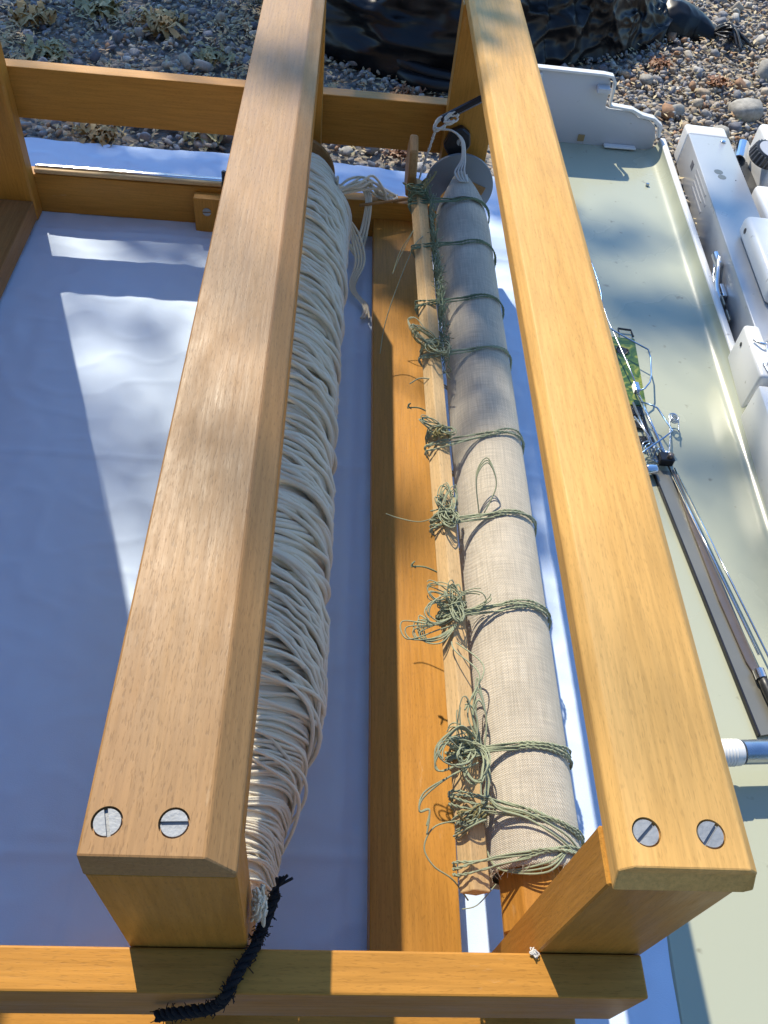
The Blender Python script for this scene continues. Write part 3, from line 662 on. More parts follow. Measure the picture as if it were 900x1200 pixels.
# ------------------------------------------------------------------ warp beam with cream yarn
YX, YZ = -.0615, .135
yb = thing('yarn_beam', 'wooden beam thickly wound with cream wool yarn under the left rail', 'yarn roller', (YX, .6, YZ))
put('core', oct_me(YX, YZ, .034, .1350, 1.092, 8, PI / 8), W[1], yb)
smooth_flat(put('end_disc', cyl((YX, 1.082, YZ), (YX, 1.090, YZ), .054, n=56, bev=.001), WD, yb))
def yr(y):
    base = np.interp(y, [.150, .17, .20, .24, .29, .36, .55, .70, .85, .98, 1.03, 1.075], [.0375, .040, .045, .052, .060, .062, .060, .060, .063, .064, .058, .045])
    return base + .0035 * noise.noise(Vector((0, y * 13, 4)))
P = []; rnd = random.Random(3)
y = .152
while y < 1.052:
    th = np.interp(y, [.15, .26, .38], [.0010, .0014, .0027]); n = 40
    tilt = .014 * noise.noise(Vector((1, y * 7, 0))) + .012; ph = noise.noise(Vector((5, y * 9, 0))) * 2; pts = []
    lift = rnd.random() * .0034; jt = rnd.gauss(0, .003); wob_ = rnd.uniform(0, 6)
    for k in range(n + 1):
        a = 2 * PI * k / n
        yy = y + (tilt + jt) * math.cos(a + ph) + .0025 * math.sin(2 * a + wob_) + .0035 * noise.noise(Vector((math.cos(a) * 1.5, y * 40, math.sin(a) * 1.5)))
        rr = yr(min(max(yy, .15), 1.075)) + lift + .0022 * noise.noise(Vector((math.cos(a) * 2, y * 30, math.sin(a) * 2 + 7)))
        pts.append((YX + rr * math.cos(a), yy, YZ + rr * math.sin(a)))
    P.append((np.array(pts), th * rnd.uniform(.85, 1.1))); y += th * rnd.uniform(1.15, 1.75)
put('yarn_winding', tubes_me(P, 6, False), YARN, yb, True)
# inner fill so that the core cannot show between turns
def yw(y, a): return 0
put('under_winding', lathe([(.150, .034)] + [(.152 + k * .0092, float(yr(.152 + k * .0092)) - .0002 - (.0 if k < 93 else .004)) for k in range(100)] + [(1.072, .034)], 40, cx=YX, cz=YZ), YARN, yb, True)
for g, (yc, sp, cnt, sweep) in enumerate([(.33, .035, 18, -.10), (.47, .025, 9, -.055), (.60, .03, 9, -.045), (.74, .035, 12, -.07), (.90, .05, 22, -.11)]):
    P = []
    for k in range(cnt):
        a0 = rnd.uniform(1.75, 2.1); a1 = rnd.uniform(-.9, -.5); y0_ = yc + rnd.uniform(-sp, sp); pts = []
        for j in range(26):
            t = j / 25; a = a0 + (a1 - a0) * t; yy = y0_ + sweep * (t ** 1.8) + .04 + .003 * math.sin(t * 9 + k)
            rr = yr(min(max(yy, .16), 1.06)) + .0055 + .0035 * rnd.random() * math.sin(PI * t) + .004 * math.sin(PI * t) - .004 * (1 - math.sin(PI * t))
            pts.append((YX + rr * math.cos(a), yy, YZ + rr * math.sin(a)))
        P.append((np.array(pts), np.interp(yc, [.3, .4], [.0019, .0026]) * rnd.uniform(.85, 1.1)))
    put('loose_strands', tubes_me(P, 6), YARN, yb, True)
P = []
for k in range(120):                                   # single slack turns sagging out on the right
    y0_ = rnd.uniform(.24, 1.0); a0 = rnd.uniform(1.3, 2.2); a1 = rnd.uniform(-1.2, -.3); sw = rnd.gauss(-.035, .022); sag = rnd.uniform(.001, .0095); cm = rnd.uniform(.3, .75); pts = []
    for j in range(26):
        t = j / 25; a = a0 + (a1 - a0) * t; yy = y0_ + sw * t ** 1.5 + .002 * math.sin(t * 11 + k); rr = yr(min(max(yy, .16), 1.06)) + .0035 + sag * math.exp(-((t - cm) / .22) ** 2)
        pts.append((YX + rr * math.cos(a), yy, YZ + rr * math.sin(a)))
    P.append((np.array(pts), np.interp(y0_, [.24, .4], [.0012, .0027]) * rnd.uniform(.85, 1.1)))
put('slack_turns', tubes_me(P, 6), YARN, yb, True)
# yarn bight drooping over the far lower rail
P = []
for k in range(11):
    j = lambda s=.004: rnd.gauss(0, s)
    o1 = k * .004; h = .018 * rnd.random()
    P.append((spline([(YX + .058, 1.02 + j(), .165 + j()), (-.006 + j(), 1.085 + j(.006), .115 + j()), (.006 + o1 * .6, 1.125 + j(), .092 + h), (.026 + o1 * .7 + j(), 1.148 + j(), .088 + h),
                      (.046 + o1 * .6 + j(), 1.150 + j(.006), .080 + h * .5), (.060 + o1 * .4 + j(), 1.146 + j(.005), .0765), (.078 + j(.007), 1.142 + j(.006), .0755)], 8), .0019))
for k in range(3):
    P.append((spline([(.034 + k * .004, 1.148, .084), (.040 + k * .003, 1.125, .080), (.036 + k * .004, 1.10, .055), (.026 + k * .004, 1.065, .045 - k * .01), (.012, 1.05, .06), (-.004, 1.045, .09)], 8), .0020))
put('hanging_loop', tubes_me(P, 7), YARN, yb, True)
P = [(spline([(.004, 1.06, .10), (.018 + k * .003 + rnd.gauss(0, .002), 1.05, .075), (.028 + k * .004, 1.02, .05), (.022 + k * .002, .985, .03), (.04 + k * .003 + rnd.gauss(0, .002), .955, .022), (.047 + rnd.gauss(0, .004), .93, .020)], 8), .0017) for k in range(4)]
put('hanging_loop', tubes_me(P, 7), YARN, yb, True)
tag(put('stick', cyl((.030, 1.112, .0795), (.105, 1.146, .0765), .0022, n=8), WD), 'thin brown stick lying across the far lower rail beside the yarn loops', 'stick')
# white fluff at the near end of the beam
P = []
for k in range(40):
    c = np.array([-.0225, .121, .255]) + np.clip(np.random.normal(size=3), -1.2, 1.2) * [.0016, .003, .008]
    P.append((spline([c + np.clip(np.random.normal(size=3), -1.3, 1.3) * [.0016, .003, .007] for _ in range(5)], 4), .0008))
tag(put('wool_tuft', tubes_me(P, 4), YARN, smooth=True), 'small white tuft of wool caught between the near left post and the dark yarn', 'wool tuft')

# ------------------------------------------------------------------ dark navy yarn over the crossbar
path = spline([(-.0150, .134, .230), (-.0185, .124, .226), (-.0225, .114, .222), (-.0245, .107, .2245), (-.031, .097, .2245), (-.0365, .086, .2240), (-.041, .0815, .215), (-.050, .0795, .205), (-.066, .079, .196), (-.078, .079, .186)], 22)
P = twisted(path, 3, .0017, .014, 1.05)
for k in range(620):
    c = path[rnd.randrange(len(path))] + np.random.normal(size=3) * .0012; d = rdir() * .0032
    P.append((spline([c, c + d * .6, c + d + rdir() * .002], 3), .00025))
for k in range(9):
    c = path[0]; P.append((spline([c + np.random.normal(size=3) * .001, c + [.001, .003, .003], c + [.003 + np.random.normal() * .002, .008, .004 + np.random.normal() * .002]], 4), .0009))
tag(put('dark_yarn', tubes_me(P, 6), NAVY, smooth=True), 'fuzzy dark navy plied yarn draped over the near crossbar', 'yarn')

# ------------------------------------------------------------------ white cord on the far right post
t = thing('white_cord', 'white cord knotted to the black ratchet bar above the grey disc', 'cord', (.135, 1.08, .21))
P = [(loop((.128, 1.09, .219), .009, .006, (1, .2, .4), (0, .6, .8), 30, .12), .0016) for _ in range(4)] + [(loop((.140, 1.088, .228), .008, .0055, (1, .1, .3), (.2, .6, .8), 30, .1), .0013) for _ in range(3)]
put('knot', tubes_me(P, 6), CORDW, t, True)
P = []
for k in range(4):
    P.append((spline([(.125, 1.088, .212), (.142, 1.08, .216), (.155 + k * .001, 1.072, .208), (.158 + k * .0015, 1.060, .190), (.150 + k * .004, 1.045, .178 + k * .001), (.158 + k * .003, 1.035, .172), (.166, 1.045, .176)], 8), .0012))
put('strand', tubes_me(P, 6), CORDW, t, True)
put('strand', tubes_me(twisted(spline([(.122, 1.088, .214), (.117, 1.085, .19), (.110, 1.08, .16), (.104, 1.07, .13)], 8), 2, .0011, .01), 6), CORDW, t, True)

# ------------------------------------------------------------------ black sack beyond the loom
def sack(name, ctr, sec, nA, nS, amp, seed):
    """ctr: list of (x, y, halfwidth, height); sections across, domed"""
    K = spline(np.array(ctr), 22); V = []; n = len(K)
    T = np.gradient(K[:, :2], axis=0); T /= np.linalg.norm(T, axis=1)[:, None]
    for i in range(n):
        x, y, hw, h = K[i]
        for k in range(nA):
            a = PI * k / (nA - 1); c = math.cos(a); s = math.sin(a)
            px = x + T[i, 1] * c * hw; py = y - T[i, 0] * c * hw; pz = h * s ** .8 if s > 0 else 0
            q = Vector((px * 5, py * 5, pz * 7 + seed))
            q = q * 1.7; fc = (abs(noise.noise(q * .8)) ** .7 - .35) + .5 * (abs(noise.noise(q * 1.9 + Vector((3, 1, 2)))) ** .7 - .35) + .25 * (abs(noise.noise(q * 4.2))- .2)
            f1 = noise.ridged_multi_fractal(q, .9, 2.1, 4, 1, 2, noise_basis='PERLIN_ORIGINAL') - 1.0
            f2 = noise.noise(Vector((px * 3, py * 3, seed)))
            d = amp * (-fc * 2.3 + f1 * .1 + f2 * .4) * min(1, hw / .15) * (.25 + .75 * s)
            V.append((px + T[i, 1] * c * d, py - T[i, 0] * c * d, max(.001, pz + s * d)))
    idx = np.arange(n * nA).reshape(n, nA)
    return mesh_np(np.array(V), np.stack([idx[:-1, :-1], idx[:-1, 1:], idx[1:, 1:], idx[1:, :-1]], -1).reshape(-1, 4)[:, ::-1])
sk = thing('black_sack', 'crumpled shiny black plastic sack lying on the gravel beyond the loom', 'plastic sack', (.3, 2.0, 0))
put('body', sack('b', [(-.05, 2.40, .16, .12), (-.015, 2.20, .20, .16), (.06, 2.04, .26, .20), (.18, 1.98, .28, .24), (.32, 2.03, .25, .22), (.44, 2.07, .22, .19), (.54, 2.08, .20, .16), (.63, 2.07, .15, .115), (.69, 2.05, .09, .07), (.72, 2.035, .045, .035)], 0, 200, 0, .045, 2), TARP, sk, True)
put('neck', sack('n', [(.67, 2.09, .03, .03), (.72, 2.09, .055, .062), (.765, 2.09, .056, .060), (.80, 2.08, .040, .045), (.825, 2.06, .022, .028), (.84, 2.05, .014, .02)], 0, 60, 0, .012, 9), TARP, sk, True)
P = []
for k in range(22):
    P.append((spline([(.830, 2.05, .018), (.85 + rnd.gauss(0, .006), 2.03 + rnd.gauss(0, .012), .03 + rnd.random() * .015), (.885 + rnd.gauss(0, .015), 2.02 + rnd.gauss(0, .02), .012 + rnd.random() * .01)], 5), rnd.uniform(.002, .004)))
put('tied_end', tubes_me(P, 5), BLK, sk, True)
# rolled fold of the sack pointing to the crossbar
P = [(spline([(.06, 1.78, .04), (.10, 1.725, .03), (.15, 1.70, .022), (.20, 1.695, .018), (.245, 1.70, .012)], 10), np.interp(np.arange(41), [0, 12, 30, 40], [.014, .017, .013, .004])),
     (spline([(.08, 1.76, .012), (.13, 1.68, .014), (.20, 1.665, .014), (.27, 1.69, .010)], 10), np.interp(np.arange(31), [0, 12, 30], [.012, .014, .006]))]
put('rolled_fold', tubes_me(P, 10), TARP, sk, True)

# ------------------------------------------------------------------ machine lid (tray)
LM = Matrix(((1, .049, 0, .5255), (-.049, 1, 0, 0), (0, 0, 1, 0), (0, 0, 0, 1)))   # (v right, u along, z)
def Lp(v, u_, z): return tuple(LM @ Vector((v, u_, z)))
lid = thing('machine_lid', 'long pale greenish plastic lid lying open side up on the gravel right of the loom', 'machine lid', (.43, .8, 0))
def profile_me(prof, thick, u0, u1, step=1):
    """open profile (v,z) with thickness outward (down), extruded along u"""
    P = np.array(prof, float); T = np.gradient(P, axis=0); T /= np.linalg.norm(T, axis=1)[:, None]; Nn = np.stack([T[:, 1], -T[:, 0]], 1)
    Q = P + Nn * thick; ring = np.concatenate([P, Q[::-1]]); n = len(ring)
    bm = bmesh.new(); A = [bm.verts.new(Lp(v, u0, z)) for v, z in ring]; B = [bm.verts.new(Lp(v, u1, z)) for v, z in ring]
    bm.faces.new(A); bm.faces.new(B[::-1])
    for i in range(n): bm.faces.new((A[i], B[i], B[(i + 1) % n], A[(i + 1) % n]))
    bmesh.ops.recalc_face_normals(bm, faces=bm.faces[:]); return frombm(bm)
fil = [(-.040 + .022 * math.sin(a), .026 - .022 * math.cos(a)) for a in np.linspace(0, PI / 2 * .9, 10)]
smooth_flat(put('tray', profile_me([(-.229, .009), (-.2275, .005), (-.224, .004)] + [(-.2 + k * .0170, .004) for k in range(10)] + fil + [(-.0175, .0265)], .003, -.45, 1.503), PLG, lid), 40)
smooth_flat(put('rim', profile_me([(-.0180, .0255), (-.0178, .0272), (-.016, .0285), (-.009, .0286), (-.007, .0265), (-.006, .002)], .0022, -.45, 1.503), PLW, lid), 50)
# upright end wall
wall = [(.285, .0035), (.285, .128), (.444, .126), (.456, .1245), (.4615, .118), (.4635, .108), (.4650, .074), (.4740, .071), (.512, .069), (.522, .066), (.530, .060), (.552, .057), (.566, .047), (.573, .026), (.574, .0035)]
smooth_flat(put('end_wall', poly_prism(wall, 1.5055, 1.5125, 1, .0014, seg=2), PLF, lid), 40)
put('wall_lip', poly_prism([(.285, .1295), (.445, .1275), (.460, .1255), (.4675, .117), (.470, .077), (.512, .072), (.533, .063), (.555, .0595), (.571, .048), (.575, .03), (.5790, .03), (.577, .052), (.558, .0640), (.535, .0680), (.514, .0765), (.4725, .080), (.4710, .119), (.463, .1295), (.446, .1315), (.285, .1335)], 1.5000, 1.5140, 1, .0006), PLW, lid)
put('clip_tab', box_me(.438, .461, 1.488, 1.5050, .103, .113, .002, 2), PLF, lid)
put('tan_tab', box_me(.430, .442, 1.503, 1.5052, .010, .022, .0004), plain('tan_tape', (.34, .23, .10), .6), lid)
put('base_lip', box_me(.480, .540, 1.492, 1.5052, .0065, .0105, .002, 2), PLW, lid)
put('edge_catch', box_me(.330, .338, 1.498, 1.5052, .098, .124, .001), PLW, lid)
put('edge_catch', box_me(.3325, .3360, 1.4955, 1.4978, .105, .114, .0004), BLK, lid)
for u_, nm in ((1.372, 'floor_peg'),): put(nm, box_me(-.058, -.052, u_ - .002, u_ + .002, .004, .009, .0006, M=LM), STEEL, lid)
for u_ in (1.02, .985): put('rim_clip', box_me(-.0055, -.0030, u_ - .012, u_ + .012, .008, .0300, .0006, M=LM), GREYM, lid)

# ------------------------------------------------------------------ knitting machine housing
MM = Matrix(((1, .0677, 0, .5115), (-.0677, 1, 0, 0), (0, 0, 1, 0), (0, 0, 0, 1)))
kb = thing('machine_bed', 'long silver grey knitting machine bed housing with latch and hook beside the lid', 'knitting machine', (.6, .9, 0))
smooth_flat(put('housing', box_me(.0, .0735, -.2, 1.458, .002, .0632, .002, 3, M=MM), BOXM, kb))
smooth_flat(put('end_cap', box_me(.0, .0735, 1.4590, 1.496, .002, .0632, .005, 4, M=MM), PLW, kb))
def mp(v, u_, z): return tuple(MM @ Vector((v, u_, z)))
smooth_flat(put('screw', cyl(mp(.059, 1.440, .063), mp(.059, 1.440, .0662), .0055, .004, n=20, bev=.0008), CHROME, kb))
# worn two-lobed mark on the top
for dv, du, r in ((.0, .010, .0075), (.003, -.006, .007)):
    put('mark', cyl(mp(.030 + dv, 1.322 + du, .0630), mp(.030 + dv, 1.322 + du, .0635), r, n=20), GREYM, kb)
# small printed block on the side: unreadable lines
put('print', box_me(-.0006, .0002, 1.372, 1.386, .040, .052, 0, M=MM), PRINT, kb)
for k in range(4):
    u1 = 1.352; put('print', box_me(-.0006, .0002, u1 - (.085, .10, .075, .092)[k], u1 - .004 * k, .051 - k * .0085, .0545 - k * .0085, 0, M=MM), plain('pale_print', (.33, .33, .35), .5) if k == 0 else bpy.data.materials['pale_print'], kb)
for u_, r in ((1.02, .0013), (1.31, .001)): put('pin_hole', cyl(mp(.055, u_, .0630), mp(.055, u_, .0636), r, n=10), BLK, kb)
# toggle latch on the side
lt = put('latch', box_me(-.007, -.0005, 1.030, 1.060, .016, .030, .001, 2, M=MM), CHROME, kb)
put('catch_plate', cyl(mp(-.006, 1.090, .040), mp(-.006, 1.120, .040), .0065, n=16, bev=.001), CHROME, lt)
put('lever', tubes_me([(spline([mp(-.006, 1.105, .046), mp(-.010, 1.08, .040), mp(-.013, 1.05, .030), mp(-.008, 1.02, .018)], 8), .0035)], 8), CHROME, lt, True)
put('lever', tubes_me([(spline([mp(-.006, 1.110, .034), mp(-.012, 1.075, .026), mp(-.012, 1.035, .020)], 8), .0025)], 8), STEEL, lt, True)
# covers on top
smooth_flat(put('cover', box_me(.022, .155, .965, 1.150, .0635, .096, .011, 5, M=MM), PLW, kb), 50)
put('cover_hole', cyl(mp(.0215, 1.122, .083), mp(.0235, 1.122, .083), .0042, n=14), BLK, kb)
smooth_flat(put('cover', box_me(.018, .155, .40, .920, .0635, .096, .010, 5, M=MM), PLW, kb), 50)
# plastic catch with wire hook
hk = smooth_flat(put('hook_block', box_me(-.022, .0, .80, .905, .004, .074, .005, 3, M=MM), PLW, kb))
smooth_flat(put('hook_block', box_me(-.024, .0, .20, .792, .004, .066, .003, 2, M=MM), PLW, kb))
put('hole', cyl(mp(-.0226, .885, .055), mp(-.0215, .885, .055), .0030, n=12), BLK, hk)
put('hook', tubes_me([(spline([mp(-.018, .868, .077), mp(-.010, .858, .080), mp(-.003, .860, .079), mp(.000, .868, .076)], 6), .0018), (spline([mp(-.004, .862, .080), mp(-.005, .84, .076), mp(-.006, .815, .073), mp(-.010, .80, .071)], 6), .0014)], 7), CHROME, hk, True)
put('hook', tubes_me([(spline([mp(-.014, .823, .0755), mp(-.011, .806, .0750), mp(-.006, .796, .070), mp(-.004, .808, .072), mp(-.008, .826, .0755)], 6), .0017)], 7), STEEL, hk, True)

# ------------------------------------------------------------------ carriage with dial right of the housing
cg = thing('machine_carriage', 'pale plastic knitting carriage with black ribbed dial right of the silver housing', 'knitting carriage', (.76, 1.35, 0))
smooth_flat(put('body', box_me(.088, .30, 1.10, 1.31, .004, .062, .008, 4, M=MM), PLW, cg), 50)
smooth_flat(put('raised_deck', box_me(.118, .30, 1.345, 1.47, .004, .092, .008, 4, M=MM), PLW, cg), 50)
put('dark_gap', box_me(.078, .30, 1.08, 1.45, .003, .030, .002, M=MM), BLK, cg)
dp = Vector(mp(.112, 1.375, .082)); dn = Vector((.15, -.25, 1)).normalized()
dial = smooth_flat(put('dial', cyl(dp - dn * .010, dp + dn * .010, .026, .023, n=36, bev=.002), BLK, cg))
for k in range(22):
    a = 2 * PI * k / 22; q = dn.to_track_quat('Z', 'Y'); d = q @ Vector((math.cos(a), math.sin(a), 0))
    put('rib', cyl(dp + d * .0255 - dn * .008, dp + d * .0235 + dn * .009, .0014, n=6), plain('rib_grey', (.12, .12, .13), .4) if k == 0 else bpy.data.materials['rib_grey'], dial)
put('dial_face', cyl(dp + dn * .0102, dp + dn * .0112, .018, n=28), PLF, dial)
put('handle', tubes_me([(spline([mp(.10, 1.24, .05), mp(.098, 1.19, .075), mp(.11, 1.15, .088), mp(.14, 1.14, .088), mp(.17, 1.16, .08)], 8), .0045)], 8), BLK, cg, True)
put('roller', cyl(mp(.085, 1.405, .050), mp(.100, 1.455, .055), .012, n=18, bev=.001), CHROME, cg)
for k in range(9): put('gap_rib', box_me(.0745, .079, 1.40 - k * .008 + .002, 1.406 - k * .008, .010, .058, .0004, M=MM), BLK, cg)

# ------------------------------------------------------------------ rod with white end cap across the lid
rb = thing('capped_rod', 'chrome rod with white plastic end cap lying across the near lid', 'rod', (.45, .318, .02))
smooth_flat(put('end_cap', cyl((.33, .3095, .040), (.394, .3132, .040), .0122, n=40, bev=.003), PLW, rb))
put('cap_ridge', tubes_me([([(x, .3095 + (x - .33) * .057, .040), (x + .0012, .3095 + (x - .33) * .057, .040)], .0125) for x in np.arange(.34, .388, .003)], 32), PLW, rb, True)
smooth_flat(put('tube', cyl((.395, .3133, .040), (.540, .3215, .040), .0112, n=36), STEEL, rb))
put('foot', box_me(.470, .500, .307, .329, .0047, .0300, .002), BLK, rb)

# ------------------------------------------------------------------ tools and wires in the lid
tg = 'tools lying in the open lid'
def flat(pts, z0, z1, name, m, lab, cat, bev=.0004, parent=None):
    o = put(name, poly_prism(pts, z0, z1, 2, bev), m, parent)
    return tag(o, lab, cat, tg) if parent is None else o
br = thing('ruler_bar', 'flat grey metal bar with a dark edge lying lengthways in the lid', 'metal bar', (.42, .52, .005), tg)
flat([(.4035, .690), (.4310, .690), (.4640, .350), (.4370, .345)], .0052, .0082, 'bar', GREYM, '', '', parent=br)
flat([(.4012, .690), (.4030, .690), (.4365, .345), (.4340, .345)], .0048, .0100, 'edge', BLKM, '', '', parent=br)
kn = thing('slim_tool', 'slim brownish steel blade with a black handle lying on the grey bar', 'tool', (.44, .5, .01), tg)
flat([(.424, .690), (.4275, .690), (.4345, .61), (.4455, .50), (.4545, .425), (.456, .412), (.4500, .406), (.4440, .425), (.4350, .50), (.4280, .60)], .0090, .0112, 'blade', TAUPE, '', '', parent=kn)
put('handle', tubes_me([([(.4525, .412, .0145), (.4545, .395, .0145), (.462, .345, .0145), (.466, .325, .0145)], [.0045, .0052, .0055, .005])], 12), BLK, kn, True)
put('collar', cyl((.4520, .414, .0145), (.4528, .404, .0145), .0058, n=16), CHROME, kn)
for k, (a, b, r, lab) in enumerate([((.4200, .694, .0135), (.4560, .430, .0175), .0013, 'left of the two thin chrome rods along the blade'), ((.4275, .690, .0140), (.4800, .335, .0180), .0012, 'right and longer of the two thin chrome rods along the blade')]):
    tag(put('thin_rod', cyl(a, b, r, n=10), CHROME, smooth=True), lab, 'rod', tg)
rr = .0010
wr = thing('wire_rack', 'tangle of bent steel wires and clips hugging the right rail over the green card', 'wire rack', (.40, .82, .01), tg)
def Wz(p, z): return (*p, z)
put('frame_wire', tubes_me([(spline([(.385, .935, .03), (.3935, .925, .03), (.4310, .893, .03)], 3), .0011), ([(.4310, .893, .03), (.4305, .875, .03), (.4240, .840, .03), (.4190, .826, .03), (.4110, .816, .028), (.402, .812, .026)], .0011)], 8), BLUEWIRE, wr, True)
put('frame_wire', tubes_me([([(.402, .792, .026), (.4140, .782, .03), (.4190, .778, .03), (.4300, .738, .03), (.4180, .728, .028), (.3920, .708, .025), (.370, .69, .02)], .0011)], 8), BLUEWIRE, wr, True)
put('frame_wire', tubes_me([([(.385, .76, .03), (.400, .730, .025), (.408, .708, .015)], .0010), ([(.375, 1.02, .035), (.3800, .985, .035), (.3850, .950, .030), (.400, .86, .024), (.4035, .815, .024)], .0010)], 8), STEEL, wr, True)
put('frame_wire', tubes_me([(spline([(.372, 1.09, .045), (.3765, 1.05, .045), (.379, 1.00, .042), (.376, .97, .04)], 6), .0014), (spline([(.369, 1.09, .04), (.3735, 1.04, .042), (.376, 1.0, .04)], 6), .0010)], 8), BLUEWIRE, wr, True)
put('rod', cyl((.4015, .822, .022), (.4185, .700, .018), .0022, n=12), CHROME, wr, True)
put('rod', cyl((.3960, .80, .016), (.4090, .700, .013), .0016, n=12), STEEL, wr, True)
put('sleeve', box_me(.3975, .4050, .812, .828, .020, .0285, .001, 2), CHROME, wr)
put('clip', box_me(.409, .427, .695, .709, .010, .022, .001), BLKM, wr)
put('clip', cyl((.4185, .7145, .014), (.4270, .7125, .014), .0038, n=12), CHROME, wr, True)
put('clip', cyl((.4210, .7000, .022), (.4210, .7000, .027), .0036, n=14), TAUPE, wr, True)
for k in range(5):
    put('clip', tubes_me([(loop((.398 + k * .003, .722 - k * .004, .016), .006, .008, (1, .2, 0), (0, .8, .6), 20, .05), .0009)], 6), (STEEL, BLUEWIRE, CHROME)[k % 3], wr, True)
put('end_knob', cyl((.389, .684, .013), (.404, .686, .013), .0075, n=20, bev=.002), CHROME, wr, True)
# dark slotted plates under the wires
def plate(pts, holes):
    return poly_prism(pts, .0055, .0070, 2, .0003)
for k, (u0, u1) in enumerate(((.786, .802), (.762, .776), (.736, .748))):
    put('slotted_plate', box_me(.388 + k * .003, .4085 + k * .003, u0, u1, .0060, .0085, .0006), BLKM, wr)
put('slotted_plate', box_me(.4070, .4110, .735, .800, .0062, .0090, .0006), BLKM, wr)
cd = thing('green_card', 'small green and yellow marbled card with a round hole under the wires', 'card', (.41, .87, .005), tg)
bm = bmesh.new(); outer = [(.3930, .945), (.4290, .943), (.4180, .806), (.3840, .806)]
me_ = poly_prism(outer, .0058, .0074, 2, .0003); card = put('sheet', me_, CARD, cd)
put('hole_rim', tubes_me([(loop((.4055, .915, .0080), .0085, .0085, (1, 0, 0), (0, 1, 0), 28, 0), .0009)], 6), BLKM, cd, True)
put('hole', cyl((.4055, .915, .0074), (.4055, .915, .0078), .0078, n=24), BLKM, cd)
put('frame', tubes_me([([(.4070, .950, .009), (.4080, .962, .009), (.4260, .960, .009), (.4270, .946, .009)], .0016)], 6), BLKM, cd)
sp = thing('coil_pin', 'small steel safety pin with a coiled end standing right of the wires', 'pin', (.44, .74, .005), tg)
put('coil', tubes_me([(np.array([(.4435 + .0045 * math.cos(a), .771 + .0060 * math.sin(a), .0160 + .0004 * a) for a in np.linspace(0, 6 * PI, 60)]), .0008)], 6), STEEL, sp, True)
put('wire', tubes_me([(spline([(.4225, .708, .018), (.4310, .738, .018), (.4370, .768, .018), (.4395, .780, .018), (.4465, .782, .018), (.4495, .774, .018), (.4450, .750, .018)], 5), .0010)], 6), STEEL, sp, True)
tag(put('ball_chain', tubes_me([(np.array([(.4205 + .0008 * math.sin(t * 3), 1.0 , .0) for t in range(2)]), .0001)], 3), STEEL), 'tiny', 'x') if False else None

# ------------------------------------------------------------------ tree that dapples the sunlight (stands beyond the frame)
TD = 4.2                                              # metres along the sunray where the crown hangs
tr = thing('shade_tree', 'leafy broad tree beyond the gravel whose crown dapples the sunlight', 'tree', (-3.2, 6.4, 0))
P = [(spline([(-3.2, 6.4, -.1), (-3.15, 6.3, 1.0), (-3.0, 6.0, 2.2), (-2.6, 5.4, 3.2), (-2.2, 4.9, 4.0)], 6), np.linspace(.16, .07, 25))]
put('trunk', tubes_me(P, 12), BARK, tr, True)
def shade(x, y, z, rx, ry, dens, dist=TD):
    """leaf spray hanging so that its shade falls about (x,y,z)"""
    c = Vector((x, y, z)) + SUN * dist
    return (c, rx, ry, dens)
SP = SPRAYS = []
# (x, y, z, rx, ry, n): where shade falls
for a in [(-.45, 1.75, 0, .50, .33, 560, 3.6), (.03, 1.05, 0, .03, .05, 40, 4.0), (-.10, 1.62, 0, .26, .2, 420, 3.7), (-.25, 2.10, 0, .30, .25, 500, 3.6), (.0, 1.95, .1, .08, .06, 60, 3.6), (.2, 1.9, .12, .05, .06, 40, 3.6), (.08, 1.27, 0, .25, .07, 190, 4.0), (-.35, 1.27, 0, .25, .07, 190, 4.0), (-.32, 1.185, 0, .26, .025, 150, 3.8),
          (.16, .80, .17, .05, .15, 110, 4.1), (.16, .98, .17, .06, .14, 110, 4.3), (-.06, .85, .374, .06, .05, 26, 8.0), (-.06, .32, .374, .05, .16, 15, 9.0),
          (.17, .19, .374, .06, .10, 9, 9.0), (.17, 1.02, .374, .05, .08, 20, 9.0),
          (.49, 1.0, 0, .13, .07, 130, 8.5), (.42, 1.18, 0, .12, .07, 70, 8.5), (.50, .70, 0, .08, .05, 42, 8.5), (.53, .55, 0, .04, .10, 24, 9), (.62, 1.20, .06, .05, .08, 45, 7.5), (.60, .98, .03, .03, .06, 30, 7.5),
          (.08, 1.05, .05, .05, .10, 60, 4.0), (-.27, .70, 0, .12, .10, 38, 9), (-.22, .60, 0, .06, .10, 30, 9), (-.30, .86, 0, .12, .04, 24, 8), (-.27, 1.04, 0, .09, .03, 18, 8)]:
    SPRAYS.append(shade(a[0], a[1], a[2], a[3], a[4], a[5], a[6]))
e1 = SUN.cross(Vector((0, 0, 1))).normalized(); e2 = e1.cross(SUN).normalized()
V = []; F = []
def leaf(c, L, wd):
    d = Vector(np.random.normal(size=3)).normalized(); p = d.cross(Vector(np.random.normal(size=3))).normalized(); b = len(V)
    for q in (c - d * L * .5, c - d * L * .1 + p * wd, c + d * L * .5, c - d * L * .1 - p * wd): V.append(q[:])
    F.append((b, b + 1, b + 2, b + 3))
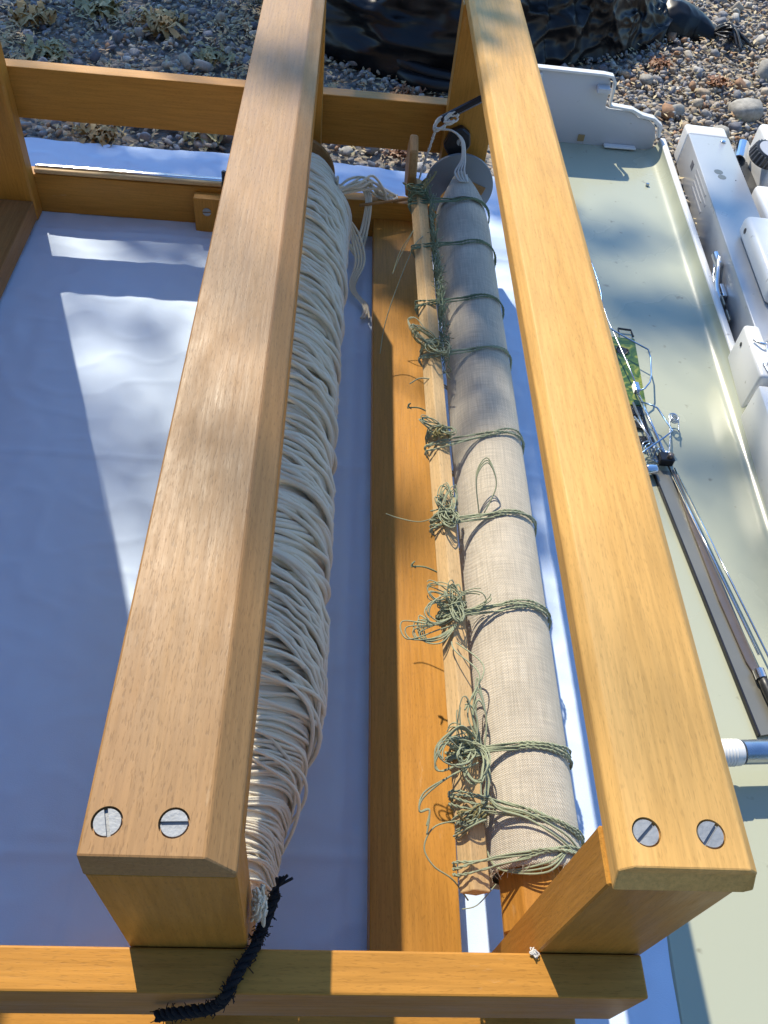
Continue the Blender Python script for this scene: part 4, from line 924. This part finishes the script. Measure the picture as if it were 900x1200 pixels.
for c, rx, ry, n in SPRAYS:
    for _ in range(n):
        a = random.gauss(0, .55) * rx; b = random.gauss(0, .55) * ry; d = random.gauss(0, .15)
        leaf(c + Vector((a, 0, 0)) + Vector((0, b, 0)) + SUN * d, random.uniform(.04, .075), random.uniform(.014, .022))
for _ in range(5200):                                   # the main crown, away from the loom's sunlight
    v = Vector(np.random.normal(size=3)).normalized() * random.random() ** .4
    leaf(Vector((-3.6, 6.9, 4.6)) + Vector((v.x * 1.9, v.y * 1.6, v.z * 1.3)), random.uniform(.09, .15), random.uniform(.03, .05))
me = bpy.data.meshes.new('leaves'); me.from_pydata(V, [], F); put('crown', me, LEAF, tr)
P = []
for c, rx, ry, n in SPRAYS:
    P.append((spline([(-2.4, 5.2, 3.7), ((-2.4 + c.x) / 2, (5.2 + c.y) / 2 + .1, (3.7 + c.z) / 2 + .15), tuple(c)], 6), np.linspace(.022, .004, 13)))
put('branch', tubes_me(P, 6), BARK, tr, True)

# ------------------------------------------------------------------ unseen leafy screen, added behind the viewpoint to darken camera-facing wood
n = 9000; c = np.stack([RNG.uniform(-4.5, 4.5, n), -2.1 - RNG.random(n) * .7, RNG.uniform(0, 2.6, n)], 1)
c[:, 1] += .25 * np.sin(c[:, 0] * 2.3) + .15 * np.sin(c[:, 2] * 5 + c[:, 0]); L = RNG.uniform(.05, .10, n)
d = RNG.normal(size=(n, 3)); d /= np.linalg.norm(d, axis=1)[:, None]; p = np.cross(d, RNG.normal(size=(n, 3))); p /= np.linalg.norm(p, axis=1)[:, None]
V = np.stack([c - d * L[:, None], c + p * L[:, None] * .5, c + d * L[:, None], c - p * L[:, None] * .5], 1).reshape(-1, 3)
hg = thing('sky_blocker_hedge', 'unseen dark green leaf screen added behind the viewpoint to block skylight', 'sky_blocker_hedge', (0, -2.4, 0))
put('foliage', mesh_np(V, np.arange(4 * n).reshape(n, 4)), LEAF, hg)
put('stem', tubes_me([([(x, -2.45, -.05), (x + .05, -2.4, 1.0), (x - .05, -2.45, 2.1)], [.05, .03, .015]) for x in np.arange(-4.2, 4.3, .7)], 8), BARK, hg)
